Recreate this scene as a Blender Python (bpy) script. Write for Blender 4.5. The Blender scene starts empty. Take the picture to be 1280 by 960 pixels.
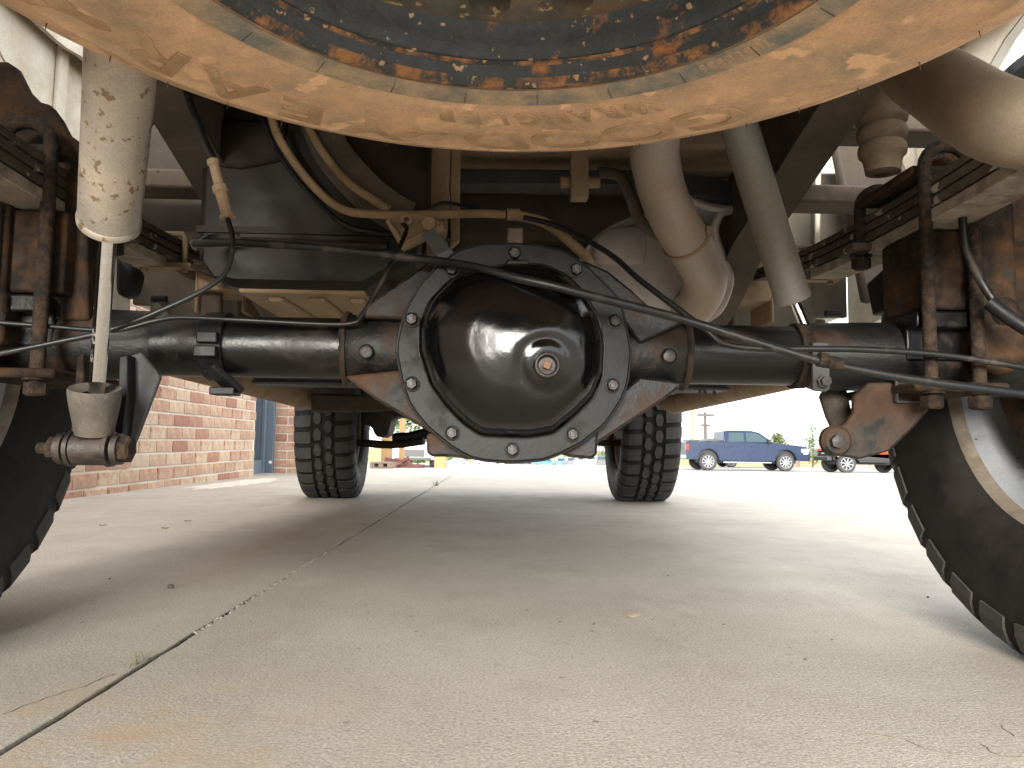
import bpy, bmesh, math, random
from math import sin, cos, pi, radians, hypot, atan2, sqrt
from mathutils import Vector, Matrix, noise
random.seed(7)
S = bpy.context.scene
COL = S.collection

# ------------------------------------------------------------------ camera, sky, sun, exposure
F_PX = 961.0
YAW, PITCH, ROLL, CAMH = radians(1.9), radians(4.76), radians(0.7), 0.29
fw = Vector((sin(YAW)*cos(PITCH), cos(YAW)*cos(PITCH), sin(PITCH)))
rt = fw.cross(Vector((0, 0, 1))).normalized(); up = rt.cross(fw)
rt, up = rt*cos(ROLL)+up*sin(ROLL), up*cos(ROLL)-rt*sin(ROLL)
CAM = Vector((0, 0, CAMH))
cd = bpy.data.cameras.new('camera'); cam = bpy.data.objects.new('camera', cd); COL.objects.link(cam)
cd.sensor_width = 36; cd.lens = 36*F_PX/1280; cd.clip_start = 0.02; cd.clip_end = 3000
mw = Matrix.Identity(4)
for i in range(3):
    mw[i][0] = rt[i]; mw[i][1] = up[i]; mw[i][2] = -fw[i]; mw[i][3] = CAM[i]
cam.matrix_world = mw
S.camera = cam
cd.dof.use_dof = False

SUN_EL, SUN_AZ = radians(15), radians(192)      # azimuth measured clockwise from +Y
W = bpy.data.worlds.new('World'); S.world = W; W.use_nodes = True
nt = W.node_tree; nt.nodes.clear()
sky = nt.nodes.new('ShaderNodeTexSky'); sky.sky_type = 'NISHITA'; sky.sun_disc = False
sky.sun_elevation = SUN_EL; sky.sun_rotation = SUN_AZ; sky.air_density = 1.0; sky.dust_density = 1.0; sky.ozone_density = 1.0
hs = nt.nodes.new('ShaderNodeHueSaturation'); hs.inputs['Saturation'].default_value = 0.22
bg = nt.nodes.new('ShaderNodeBackground'); bg.inputs['Strength'].default_value = 0.113
wo = nt.nodes.new('ShaderNodeOutputWorld')
mxw = nt.nodes.new('ShaderNodeMix'); mxw.data_type = 'RGBA'; mxw.inputs['Factor'].default_value = .72; mxw.inputs[7].default_value = (5.4, 5.5, 5.6, 1)   # an even bright overcast layer over the clear sky
nt.links.new(sky.outputs[0], hs.inputs['Color']); nt.links.new(hs.outputs[0], mxw.inputs[6]); nt.links.new(mxw.outputs[2], bg.inputs['Color']); nt.links.new(bg.outputs[0], wo.inputs['Surface'])
sl = bpy.data.lights.new('sun', 'SUN'); sl.energy = 2.4; sl.angle = radians(30); sl.color = (1, 0.95, 0.87)
so = bpy.data.objects.new('sun', sl); COL.objects.link(so)
sd = Vector((sin(SUN_AZ)*cos(SUN_EL), cos(SUN_AZ)*cos(SUN_EL), sin(SUN_EL)))
so.rotation_euler = (-sd).to_track_quat('-Z', 'Y').to_euler(); so.location = (-3, -4, 8)
S.view_settings.view_transform = 'Standard'; S.view_settings.look = 'None'
S.view_settings.exposure = 2.33; S.view_settings.gamma = 1
try:
    S.cycles.max_bounces = 8; S.cycles.diffuse_bounces = 6; S.cycles.sample_clamp_indirect = 8
    S.cycles.caustics_reflective = False; S.cycles.caustics_refractive = False
except Exception: pass

# ------------------------------------------------------------------ photo calibration: pixel + depth -> point of the place
def ray(u, v): return rt*((u-640)/F_PX)+up*((480-v)/F_PX)+fw
def P(u, v, Y): d = ray(u, v); return CAM+d*(Y/d.y)
def PZ(u, v, z): d = ray(u, v); return CAM+d*((z-CAM.z)/d.z)
def PX(u, v, x): d = ray(u, v); return CAM+d*(x/d.x)

# ------------------------------------------------------------------ mesh helpers
class MB:
    def __init__(s): s.v = []; s.f = []; s.mi = []; s.m = 0
    def add(s, vs, fs):
        o = len(s.v); s.v += [Vector(p) for p in vs]; s.f += [tuple(i+o for i in f) for f in fs]; s.mi += [s.m]*len(fs); return s
    def box(s, c, d, R=None):
        c = Vector(c); x, y, z = d[0]/2, d[1]/2, d[2]/2
        vs = [Vector((i*x, j*y, k*z)) for i in (-1, 1) for j in (-1, 1) for k in (-1, 1)]
        if R is not None: vs = [R @ p for p in vs]
        return s.add([p+c for p in vs], [(0, 1, 3, 2), (4, 6, 7, 5), (0, 4, 5, 1), (2, 3, 7, 6), (0, 2, 6, 4), (1, 5, 7, 3)])
    def b(s, x0, x1, y0, y1, z0, z1): return s.box(((x0+x1)/2, (y0+y1)/2, (z0+z1)/2), (abs(x1-x0), abs(y1-y0), abs(z1-z0)))
    def bar(s, a, b, w, h, upv=(0, 0, 1)):
        a, b = Vector(a), Vector(b); d = (b-a); L = d.length; d.normalize(); upv = Vector(upv)
        sx = d.cross(upv).normalized(); uz = sx.cross(d)
        R = Matrix((sx, d, uz)).transposed()
        return s.box((a+b)/2, (w, L, h), R)
    def tube(s, pts, r, seg=12, cap=True):
        pts = [Vector(p) for p in pts]; n = len(pts); rr = r if isinstance(r, (list, tuple)) else [r]*n
        rings = []; nrm = None
        for i, p in enumerate(pts):
            t = (pts[min(i+1, n-1)]-pts[max(i-1, 0)]).normalized()
            if nrm is None:
                nrm = t.orthogonal().normalized()
            nrm = (nrm-t*nrm.dot(t)).normalized(); bn = t.cross(nrm)
            rings.append([p+(nrm*cos(2*pi*k/seg)+bn*sin(2*pi*k/seg))*rr[i] for k in range(seg)])
        vs = [q for R in rings for q in R]; fs = []
        for i in range(n-1):
            for k in range(seg):
                a = i*seg+k; b2 = i*seg+(k+1) % seg; fs.append((a, b2, b2+seg, a+seg))
        if cap: fs.append(tuple(range(seg-1, -1, -1))); fs.append(tuple(range((n-1)*seg, n*seg)))
        return s.add(vs, fs)
    def lathe(s, prof, o, axis, seg=24, close=False, a0=0, a1=2*pi):
        """prof: list of (r, h) along axis from o"""
        o = Vector(o); ax = Vector(axis).normalized(); n1 = ax.orthogonal().normalized(); n2 = ax.cross(n1)
        full = abs(a1-a0-2*pi) < 1e-6; ns = seg if full else seg+1
        vs = []
        for r, h in prof:
            for k in range(ns):
                a = a0+(a1-a0)*k/seg; vs.append(o+ax*h+(n1*cos(a)+n2*sin(a))*r)
        fs = []; m = len(prof)
        for i in range(m if close else m-1):
            for k in range(seg):
                k2 = (k+1) % ns if full else k+1
                a = i*ns+k; b2 = i*ns+k2; c = ((i+1) % m)*ns+k2; d = ((i+1) % m)*ns+k; fs.append((a, b2, c, d))
        return s.add(vs, fs)
    def cyl(s, a, b, r, seg=16, r2=None):
        return s.tube([a, b], [r, r if r2 is None else r2], seg)
    def prism(s, poly, vec):
        vec = Vector(vec); n = len(poly); vs = [Vector(p) for p in poly]+[Vector(p)+vec for p in poly]
        fs = [tuple(range(n)), tuple(range(2*n-1, n-1, -1))]+[(i, (i+1) % n, (i+1) % n+n, i+n)[::-1] for i in range(n)]
        return s.add(vs, fs)
    def plate(s, px, Y, th):     # outline given at depth Y, real thickness away from the viewer
        return s.prism([P(u, v, Y) for u, v in px], (0, th, 0))
    def sphere(s, c, r, seg=12, ry=8, sc=(1, 1, 1)):
        prof = [(max(r*sin(pi*i/ry), 1e-4), -r*cos(pi*i/ry)) for i in range(ry+1)]
        o = len(s.v); s.lathe(prof, (0, 0, 0), (0, 0, 1), seg)
        for i in range(o, len(s.v)): p = s.v[i]; s.v[i] = Vector((p.x*sc[0], p.y*sc[1], p.z*sc[2]))+Vector(c)
        return s
    def hexnut(s, c, ax, r, h): return s.lathe([(r*.02, h), (r*.75, h), (r, h*.82), (r, 0), (r*.02, 0)], c, ax, 6)

WL = {}
def link(name, mb, mat, parent=None, smooth=40, bevel=0, label=None, cat=None, group=None, kind=None, sub=0, origin=None, recalc=True):
    me = bpy.data.meshes.new(name)
    if origin is not None: c = Vector(origin)
    elif mb.v:
        lo = Vector((min(p.x for p in mb.v), min(p.y for p in mb.v), min(p.z for p in mb.v)))
        hi = Vector((max(p.x for p in mb.v), max(p.y for p in mb.v), max(p.z for p in mb.v)))
        c = (lo+hi)/2
        if parent is None: c.z = lo.z
    else: c = Vector()
    me.from_pydata([p-c for p in mb.v], [], mb.f)
    mats = mat if isinstance(mat, (list, tuple)) else [mat]
    for m in mats: me.materials.append(m)
    if len(mats) > 1:
        for p, i in zip(me.polygons, mb.mi): p.material_index = i
    me.validate()
    if recalc:
        bm = bmesh.new(); bm.from_mesh(me); bmesh.ops.recalc_face_normals(bm, faces=bm.faces); bm.to_mesh(me); bm.free()
    if smooth:
        me.polygons.foreach_set('use_smooth', [True]*len(me.polygons)); me.set_sharp_from_angle(angle=radians(smooth))
    o = bpy.data.objects.new(name, me); COL.objects.link(o)
    pc = WL[parent.name] if parent is not None else Vector()
    o.location = c-pc; WL[o.name] = c
    if parent is not None: o.parent = parent
    if bevel:
        b = o.modifiers.new('bevel', 'BEVEL'); b.width = bevel; b.segments = 2; b.limit_method = 'ANGLE'; b.angle_limit = radians(35)
    if sub:
        b = o.modifiers.new('sub', 'SUBSURF'); b.levels = sub; b.render_levels = sub
    if label: o['label'] = label
    if cat: o['category'] = cat
    if group: o['group'] = group
    if kind: o['kind'] = kind
    return o
def thing(name, label, cat, loc, group=None):
    o = bpy.data.objects.new(name, None); COL.objects.link(o); o.location = loc; WL[o.name] = Vector(loc)
    o.empty_display_size = .1
    o['label'] = label; o['category'] = cat
    if group: o['group'] = group
    return o
def copyto(o, parent, wloc, rot=None):
    """a copy of one part, sharing its mesh, set at a world place"""
    c = o.copy(); COL.objects.link(c); c.parent = parent
    c.location = Vector(wloc)-(WL[parent.name] if parent is not None else Vector()); WL[c.name] = Vector(wloc)
    if rot is not None: c.rotation_euler = rot
    return c
def crom(pts, n=6):
    pts = [Vector(p) for p in pts]; out = []
    for i in range(len(pts)-1):
        p0 = pts[max(i-1, 0)]; p1 = pts[i]; p2 = pts[i+1]; p3 = pts[min(i+2, len(pts)-1)]
        for k in range(n):
            t = k/n; out.append(0.5*((2*p1)+(p2-p0)*t+(2*p0-5*p1+4*p2-p3)*t*t+(3*p1-p0-3*p2+p3)*t**3))
    out.append(pts[-1]); return out
def CP(l, n=6): return crom([P(*a) for a in l], n)

# ------------------------------------------------------------------ materials
def lin(c):
    if isinstance(c, str):
        c = [int(c[i:i+2], 16)/255 for i in (0, 2, 4)]; c = [x/12.92 if x < .04045 else ((x+.055)/1.055)**2.4 for x in c]
    return (*c, 1)
def M(name, base, dust=None, amt=.5, ds=9, soft=.12, rough=.6, drough=.92, metal=0, bump=.25, bs=70, var=.25, vs=40, coat=0, spots=None, samt=.35, ss=60, bd=.002, spec=.5, grain=.13):
    """painted / cast / rubber surface with a second colour (dust, rust, mud) in noise patches and a third in small spots"""
    m = bpy.data.materials.new(name); m.use_nodes = True; t = m.node_tree; N = t.nodes; L = t.links
    b = N['Principled BSDF']; tc = N.new('ShaderNodeTexCoord')
    def nz(scale, det=6, r=.6):
        n = N.new('ShaderNodeTexNoise'); n.inputs['Scale'].default_value = scale; n.inputs['Detail'].default_value = det; n.inputs['Roughness'].default_value = r
        L.new(tc.outputs['Object'], n.inputs['Vector']); return n
    def ramp(src, a, c2):
        r = N.new('ShaderNodeMapRange'); r.inputs['From Min'].default_value = a; r.inputs['From Max'].default_value = c2; L.new(src, r.inputs['Value']); return r.outputs[0]
    def mix(f, a, c2, mode='MIX'):
        x = N.new('ShaderNodeMix'); x.data_type = 'RGBA'; x.blend_type = mode
        for sck, val in ((x.inputs['Factor'], f), (x.inputs[6], a), (x.inputs[7], c2)):
            if hasattr(val, 'links'): L.new(val, sck)
            elif isinstance(val, (int, float)): sck.default_value = val
            else: sck.default_value = val
        return x.outputs[2]
    base = lin(base)
    v = nz(vs, 5); vr = ramp(v.outputs['Fac'], .25, .75)
    dk = tuple(x*(1-var) for x in base[:3])+(1,); lt = tuple(min(1, x*(1+var)) for x in base[:3])+(1,)
    col = mix(vr, dk, lt)
    rg = None
    if dust:
        dn = nz(ds, 9, .68); th = 1-amt
        th = .5+(th-.5)*.5
        f = ramp(dn.outputs['Fac'], th-soft, th+soft)
        dc = lin(dust); dd = mix(vr, tuple(x*.8 for x in dc[:3])+(1,), tuple(min(1, x*1.15) for x in dc[:3])+(1,))
        col = mix(f, col, dd)
        mm = N.new('ShaderNodeMapRange'); L.new(f, mm.inputs['Value']); mm.inputs['To Min'].default_value = rough; mm.inputs['To Max'].default_value = drough; L.new(mm.outputs[0], b.inputs['Roughness'])
        if metal:
            m2 = N.new('ShaderNodeMapRange'); L.new(f, m2.inputs['Value']); m2.inputs['To Min'].default_value = metal; m2.inputs['To Max'].default_value = 0; L.new(m2.outputs[0], b.inputs['Metallic'])
    else:
        rr = N.new('ShaderNodeMapRange'); L.new(v.outputs['Fac'], rr.inputs['Value']); rr.inputs['From Min'].default_value = .3; rr.inputs['From Max'].default_value = .7
        rr.inputs['To Min'].default_value = max(.02, rough*.8); rr.inputs['To Max'].default_value = min(1, rough*1.2); L.new(rr.outputs[0], b.inputs['Roughness'])
        b.inputs['Metallic'].default_value = metal
    if spots:
        sn = nz(ss, 3, .5); th = .5+(.5-samt)*.55
        col = mix(ramp(sn.outputs['Fac'], th, th+.05), col, lin(spots))
    if grain:
        gn = nz(520, 3, .7); gf = ramp(gn.outputs['Fac'], .3, .7); col = mix(1.0, col, mix(gf, (1-grain*1.3,)*3+(1,), (1+grain,)*3+(1,)), 'MULTIPLY')
    b.inputs['Specular IOR Level'].default_value = spec
    L.new(col, b.inputs['Base Color'])
    if coat: b.inputs['Coat Weight'].default_value = coat; b.inputs['Coat Roughness'].default_value = .15
    if bump:
        bn = nz(bs, 8, .65); bp = N.new('ShaderNodeBump'); bp.inputs['Strength'].default_value = bump; bp.inputs['Distance'].default_value = bd
        L.new(bn.outputs['Fac'], bp.inputs['Height']); L.new(bp.outputs[0], b.inputs['Normal'])
    return m
TAN = 'B08450'; TAN2 = 'A88055'; RUST = '5A2E14'; BRN = '4A3524'
m_sptire = M('dusty_tire', 'D8AE88', 'A08D77', .40, 16, .16, .95, .95, bump=.5, bs=45, var=.14, vs=14, bd=.004, spots='E6BB92', samt=.3, ss=30)
m_sptire2 = M('dusty_bead_band', 'B59B7C', '7C7B74', .50, 22, .10, .9, .9, bump=.5, bs=60, var=.15, vs=30, bd=.003)
m_letter = M('dusty_letter', 'A88868', 'C8A684', .35, 14, .15, .95, .95, bump=.4, bs=60, var=.1, vs=30)
m_sprim = M('rusty_blue_black_rim', '3E4347', 'B5794A', .22, 26, .05, .55, .9, bump=.8, bs=70, var=.35, vs=60, bd=.003, spots='C9A880', samt=.22, ss=110)
m_sprimrust = M('rust_ring', 'A8764C', '3C3F41', .56, 45, .06, .8, .6, bump=.8, bs=90, var=.3, vs=40, spots='C0996E', samt=.25, ss=90)
m_spface = M('rim_face', '5E5A52', '7C6548', .40, 18, .1, .7, .9, bump=.6, bs=80, var=.25, vs=40, spots='C0A070', samt=.28, ss=90)
m_cover = M('glossy_black_paint', (.0022, .0022, .0022), (.010, .008, .006), .12, 9, .12, .12, .4, bump=.28, bs=260, var=.3, vs=100, bd=.0006, coat=.22, spec=.4)
m_flange = M('satin_black_paint', (.0062, .0062, .0064), (.013, .011, .008), .25, 20, .1, .5, .75, spec=.25, bump=.4, bs=180, var=.25, vs=90, bd=.001)
m_cast = M('black_cast_iron', spec=.3, base=(.009, .009, .0085), dust=(.055, .027, .014), amt=.26, ds=12, soft=.10, rough=.42, drough=.85, bump=.7, bs=160, var=.4, vs=80, bd=.0015)
m_castr = M('rusty_cast_iron', spots=(.009, .008, .007), samt=.36, ss=22, spec=.25, base=(.060, .031, .017), dust=(.018, .016, .014), amt=.46, ds=9, soft=.10, rough=.8, drough=.5, bump=.6, bs=120, var=.35, vs=60, bd=.0015)
m_tube = M('black_axle_paint', (.0040, .0040, .0040), (.022, .015, .009), .20, 11, .10, .28, .75, spec=.35, bump=.4, bs=200, var=.4, vs=70, bd=.001)
m_bolt = M('dark_bolt', (.014, .0135, .013), (.05, .026, .014), .26, 60, .1, .42, .8, bump=.3, bs=200)
m_plug = M('rusty_plug', (.25, .10, .04), (.05, .03, .02), .4, 60, .1, .7, .5, bump=.5)
m_shock = M('galvanised_shock', 'B4B1AA', 'A8947A', .32, 7, .22, .30, .75, metal=.8, bump=.25, bs=90, var=.12, vs=25, spots='84705A', samt=.32, ss=95)
m_shock2 = M('grey_shock', '8C8B87', '7A6E5B', .45, 6, .25, .42, .85, metal=.35, bump=.2, bs=90, var=.1, vs=25)
m_chrome = M('chrome_rod', (.75, .73, .70), '8A7A64', .08, 16, .05, .06, .6, metal=1.0, bump=.05, bs=90, var=.05)
m_boot = M('dusty_rubber_boot', (.10, .083, .064), (.05, .045, .04), .4, 30, .15, .85, .85, bump=.8, bs=150, var=.35, vs=90, bd=.0015)
m_bushing = M('greasy_bushing', (.013, .011, .010), (.042, .027, .018), .38, 30, .12, .38, .8, bump=.5, bs=150, var=.4)
m_spring = M('rusty_spring_steel', spec=.2, base=(.016, .011, .008), dust=(.075, .037, .016), amt=.42, ds=16, soft=.12, rough=.8, drough=.9, bump=.9, bs=60, var=.45, vs=60, bd=.003, spots=(.03, .025, .02), samt=.32, ss=50)
m_springd = M('dusty_spring', (.085, .063, .045), (.035, .025, .018), .45, 12, .15, .85, .9, bump=.8, bs=60, var=.3, vs=60, bd=.003, spots=(.35, .31, .26), samt=.28, ss=45)
m_springl = M('dusty_leaf_underside', (.34, .29, .23), (.12, .09, .065), .36, 22, .1, .9, .9, bump=.8, bs=60, var=.25, vs=50, bd=.003)
m_ubolt = M('pitted_rusty_bolt', spec=.25, base=(.042, .026, .016), dust=(.011, .009, .008), amt=.48, ds=70, soft=.08, rough=.85, drough=.9, bump=1.0, bs=160, var=.4, vs=120, bd=.003)
m_frame = M('dusty_frame', (.058, .046, .036), (.155, .115, .08), .36, 7, .2, .75, .95, bump=.5, bs=60, var=.25, vs=20, spots=(.03, .025, .02), samt=.2, ss=30)
m_framed = M('dark_frame', (.032, .025, .019), (.10, .072, .048), .38, 7, .2, .6, .95, bump=.4, bs=60, var=.3, vs=20)
m_tanpart = M('tan_dusty_steel', 'A08A70', '806A52', .4, 12, .2, .9, .95, bump=.4, bs=90, var=.15, vs=40)
m_floor = M('underbody_primer', (.085, .064, .044), (.18, .135, .095), .4, 4, .25, .8, .95, bump=.3, bs=40, var=.2, vs=10)
m_cabin = M('pale_underbody_paint', '5A554B', '453C31', .4, 5, .25, .5, .9, bump=.2, bs=40, var=.08, vs=10)
m_white = M('white_body_paint', (.80, .79, .75), (.55, .47, .36), .28, 6, .25, .35, .9, bump=.08, bs=40, var=.04, vs=10)
m_whitein = M('inner_bed_paint', (.74, .70, .60), (.50, .40, .28), .36, 9, .2, .5, .9, bump=.15, bs=60, var=.05, vs=12, spots=(.40, .30, .18), samt=.1, ss=40)
m_tank = M('black_plastic_tank', spec=.22, base=(.0045, .0042, .004), dust=(.050, .036, .024), amt=.38, ds=3.2, soft=.22, rough=.42, drough=.95, bump=.25, bs=120, var=.25, vs=50)
m_tankd = M('dusty_tank_bottom', 'A08A6C', '7A654C', .42, 7, .25, .9, .95, bump=.3, bs=120, var=.12, vs=40)
m_exh = M('aluminised_pipe', 'AEA8A0', 'A08264', .42, 5, .22, .34, .85, metal=.3, bump=.15, bs=100, var=.08, vs=20)
m_tailp = M('dusty_tailpipe', '7C7568', '7A6248', .50, 5, .3, .42, .9, metal=.3, bump=.2, bs=120, var=.1, vs=30)
m_muf = M('muffler_steel', 'CCC8C6', 'A89080', .34, 6, .25, .36, .8, metal=.3, bump=.2, bs=140, var=.08, vs=30, spots='6A5848', samt=.12, ss=80)
m_hose = M('dusty_hose', '9C8464', '66563F', .38, 30, .15, .9, .9, bump=.5, bs=120, var=.2, vs=60)
m_cable = M('black_cable', spec=.35, base=(.010, .010, .010), dust=(.06, .048, .034), amt=.22, ds=25, soft=.1, rough=.38, drough=.85, bump=.2, bs=160, var=.3)
m_rubber = M('bump_stop_rubber', '8E7B64', '6C5C49', .45, 18, .2, .92, .95, bump=.5, bs=90, var=.2, vs=60)
m_tread = M('tire_rubber', (.024, .0235, .0225), (.048, .044, .039), .30, 14, .2, .75, .9, bump=.35, bs=120, var=.3, vs=60, bd=.001)
m_side = M('tire_sidewall', spec=.2, base=(.008, .008, .008), dust=(.022, .018, .014), amt=.34, ds=12, soft=.2, rough=.62, drough=.9, bump=.5, bs=60, var=.3, vs=60, bd=.002)
m_rimsil = M('silver_rim', (.42, .44, .47), (.24, .21, .17), .30, 10, .15, .30, .8, metal=.55, bump=.1, bs=60, var=.1, spots=(.12, .05, .03), samt=.14, ss=60)
m_rimedge = M('dirty_rim_edge', (.22, .19, .15), (.12, .09, .06), .42, 18, .15, .5, .9, metal=.2, bump=.4, bs=80, var=.25)
m_plast = M('black_plastic', (.008, .008, .0085), None, spec=.25, rough=.5, bump=.1, bs=100, var=.2)
m_grey = M('grey_steel', spec=.3, base=(.060, .062, .066), dust=(.05, .042, .033), amt=.3, ds=12, soft=.2, rough=.5, drough=.8, bump=.2, bs=90, var=.15)
m_glass = bpy.data.materials.new('glass'); m_glass.use_nodes = True
_g = m_glass.node_tree.nodes['Principled BSDF']; _g.inputs['Base Color'].default_value = (.06, .08, .09, 1); _g.inputs['Roughness'].default_value = .04; _g.inputs['Metallic'].default_value = 0; _g.inputs['Specular IOR Level'].default_value = .9

# ------------------------------------------------------------------ THE GROUND
def concrete(name, warm=0.0):
    m = bpy.data.materials.new(name); m.use_nodes = True; t = m.node_tree; N = t.nodes; L = t.links; b = N['Principled BSDF']
    tc = N.new('ShaderNodeNewGeometry')
    def nz(scale, det=6, r=.6, sc=(1, 1, 1)):
        mp = N.new('ShaderNodeMapping'); mp.inputs['Scale'].default_value = sc; L.new(tc.outputs['Position'], mp.inputs['Vector'])
        n = N.new('ShaderNodeTexNoise'); n.inputs['Scale'].default_value = scale; n.inputs['Detail'].default_value = det; n.inputs['Roughness'].default_value = r
        L.new(mp.outputs[0], n.inputs['Vector']); return n.outputs['Fac']
    def rng(src, a, c2, lo=0, hi=1):
        r = N.new('ShaderNodeMapRange'); r.inputs['From Min'].default_value = a; r.inputs['From Max'].default_value = c2; r.inputs['To Min'].default_value = lo; r.inputs['To Max'].default_value = hi; L.new(src, r.inputs['Value']); return r.outputs[0]
    def mix(f, a, c2, mode='MIX'):
        x = N.new('ShaderNodeMix'); x.data_type = 'RGBA'; x.blend_type = mode
        for sck, val in ((x.inputs['Factor'], f), (x.inputs[6], a), (x.inputs[7], c2)):
            if hasattr(val, 'links'): L.new(val, sck)
            else: sck.default_value = val
        return x.outputs[2]
    base = mix(rng(nz(1.6, 8, .65), .3, .7), (.36, .33, .285, 1), (.48, .45, .395, 1))
    base = mix(rng(nz(5, 8, .7, (1, .6, 1)), .52, .72, 0, .55), base, (.30, .265, .22, 1))         # grey stains
    base = mix(rng(nz(3.1, 5, .6, (1.4, .7, 1)), .60, .72, 0, .5), base, (.56, .53, .48, 1))        # pale scuffs
    base = mix(rng(nz(260, 3, .7), .35, .65, 0, 1), mix(1.0, base, (.70, .69, .67, 1), 'MULTIPLY'), mix(1.0, base, (1.22, 1.21, 1.19, 1), 'MULTIPLY'))  # sand grain
    base = mix(rng(nz(90, 4, .6), .60, .66, 0, .40), base, (.22, .19, .16, 1))
    vo = N.new('ShaderNodeTexVoronoi'); vo.inputs['Scale'].default_value = 11; L.new(tc.outputs['Position'], vo.inputs['Vector'])
    base = mix(rng(vo.outputs['Distance'], .035, .05, .55, 0), base, (.12, .10, .08, 1))            # little pits
    # iron-orange stains near the lower left of the slab
    sx = N.new('ShaderNodeVectorMath'); sx.operation = 'DISTANCE'; L.new(tc.outputs['Position'], sx.inputs[0]); sx.inputs[1].default_value = (-.36, .78, 0)
    mm = N.new('ShaderNodeMath'); mm.operation = 'MULTIPLY'; L.new(rng(sx.outputs['Value'], .05, .30, 1, 0), mm.inputs[0]); L.new(rng(nz(9, 5, .6), .45, .65), mm.inputs[1])
    base = mix(mm.outputs[0], base, (.42, .33, .23, 1))
    L.new(base, b.inputs['Base Color']); b.inputs['Roughness'].default_value = .82
    L.new(rng(nz(7, 5, .6), .3, .7, .62, .9), b.inputs['Roughness'])
    bp = N.new('ShaderNodeBump'); bp.inputs['Strength'].default_value = .45; bp.inputs['Distance'].default_value = .0025
    ad = N.new('ShaderNodeMath'); ad.operation = 'ADD'; L.new(nz(240, 4, .7), ad.inputs[0]); L.new(nz(30, 6, .7), ad.inputs[1])
    L.new(ad.outputs[0], bp.inputs['Height']); L.new(bp.outputs[0], b.inputs['Normal'])
    return m
m_conc = concrete('driveway_concrete')
m_dirt = M('joint_dirt', (.014, .011, .009), (.04, .03, .022), .25, 60, .1, .95, .95, bump=1, bs=120, bd=.004)
CREST = 10.7
def jx(y):      # the joint between the slabs, a little ragged
    return -.462+.0145*y+.0022*noise.noise(Vector((0, y*22, 3)))+.004*noise.noise(Vector((0, y*5, 9)))
ys = [-6+i*.05 for i in range(int((CREST+6)/.05)+1)]
for side in (-1, 1):
    mb = MB(); o0 = []
    xs_out = -2.6 if side < 0 else 9.0
    for y in ys:
        gap = .0040+.0024*noise.noise(Vector((side*4.0, y*15, 1)))+.003*max(0, noise.noise(Vector((side*7.0, y*4, 2))))
        a = jx(y)+side*gap
        mb.v += [Vector((a, y, -.03)), Vector((a+side*.0003, y, -.001)), Vector((a+side*.0018, y, 0)), Vector((xs_out, y, 0))]
    for i in range(len(ys)-1):
        for k in range(3): mb.f.append((i*4+k, i*4+k+1, i*4+5+k, i*4+4+k)); mb.mi.append(0)
    s_ = link('concrete_slab', mb, m_conc, kind='structure', smooth=0, origin=(0, 0, 0))
    s_['label'] = 'pale concrete driveway slab left of the dirt-filled joint' if side < 0 else 'pale concrete driveway slab right of the joint under the truck'
mb = MB(); mb.b(-.62, -.15, -6, CREST, -.03, -.006); link('joint_fill', mb, m_dirt, kind='structure', smooth=0)
# terrain beyond the crest of the driveway, falling to the lower lot
m_lot = M('lot_asphalt', (.30, .29, .27), (.38, .36, .33), .4, .6, .2, .9, .9, bump=.3, bs=20, var=.1, vs=3)
m_grass = M('dry_grass', (.16, .19, .07), (.30, .27, .13), .42, .5, .2, .95, .95, bump=.6, bs=12, var=.3, vs=5, bd=.05)
def gz(y):
    if y < CREST: return -.004
    if y < 16: return -.65*((y-CREST)/(16-CREST))**1.2-.004
    if y < 45: return -.654
    return -.654-(y-45)*.028
mb = MB()
yy = [-40, -6, CREST-.01, CREST+.3, 11.6, 12.5, 13.5, 14.5, 16, 20, 30, 40, 45]; xx = [-400, -60, -20, -8, 0, 8, 20, 60, 400]
def sheet(yy, off=0):
    mb = MB()
    for y in yy:
        for x in xx: mb.v.append(Vector((x, y, gz(y)-off-(0.03 if y < CREST+.1 else 0))))
    n = len(xx)
    for i in range(len(yy)-1):
        for k in range(n-1): mb.f.append((i*n+k, i*n+k+1, i*n+n+k+1, i*n+n+k)); mb.mi.append(0)
    return mb
link('parking_lot', sheet(yy), m_lot, kind='structure', smooth=60, origin=(0, 0, 0))
link('grass_field', sheet([45, 60, 90, 150, 200]), m_grass, kind='structure', smooth=60, origin=(0, 0, 0))
mb = MB(); mb.v = [Vector(p) for p in ((-900, 200, gz(200)), (900, 200, gz(200)), (900, 3000, gz(200)-1), (-900, 3000, gz(200)-1))]; mb.f = [(0, 1, 2, 3)]; mb.mi = [0]
link('far_meadow', mb, m_grass, kind='structure', smooth=0)
# gravel caught in the joint, loose stones, leaves
m_grav = M('gravel', (.30, .26, .21), (.14, .12, .10), .42, 90, .1, .85, .9, bump=.5, bs=200)
mb = MB(); rnd = random.Random(3)
for k in range(520):
    y = rnd.choice([rnd.uniform(1.25, 2.3), rnd.uniform(1.5, 2.0), rnd.uniform(1.2, 5)]); x = jx(y)+rnd.gauss(0, .0028)
    r = rnd.uniform(.0015, .0045); mb.sphere((x, y, -.003+r*.3), r, 6, 3, (1, rnd.uniform(.7, 1.4), .7))
link('joint_gravel', mb, m_grav, kind='stuff', label='fine gravel and grit caught in the driveway joint', cat='gravel', smooth=0)
m_stone = M('dark_pebble', (.10, .08, .06), None, rough=.8)
m_leaf = M('dead_leaf', (.20, .155, .11), None, rough=.9)
peb = [(213, 735, .009), (128, 657, 0), (206, 661, 0), (235, 652, 0), (790, 770, 0), (815, 775, .0022), (1007, 825, .004), (740, 790, .004), (460, 767, .003), (742, 781, .004), (700, 778, .0035), (1160, 747, .004), (1040, 960-160, .003), (905, 781, .003), (137, 724, .004), (835, 720, .0035), (520, 790, .003)]
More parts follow.
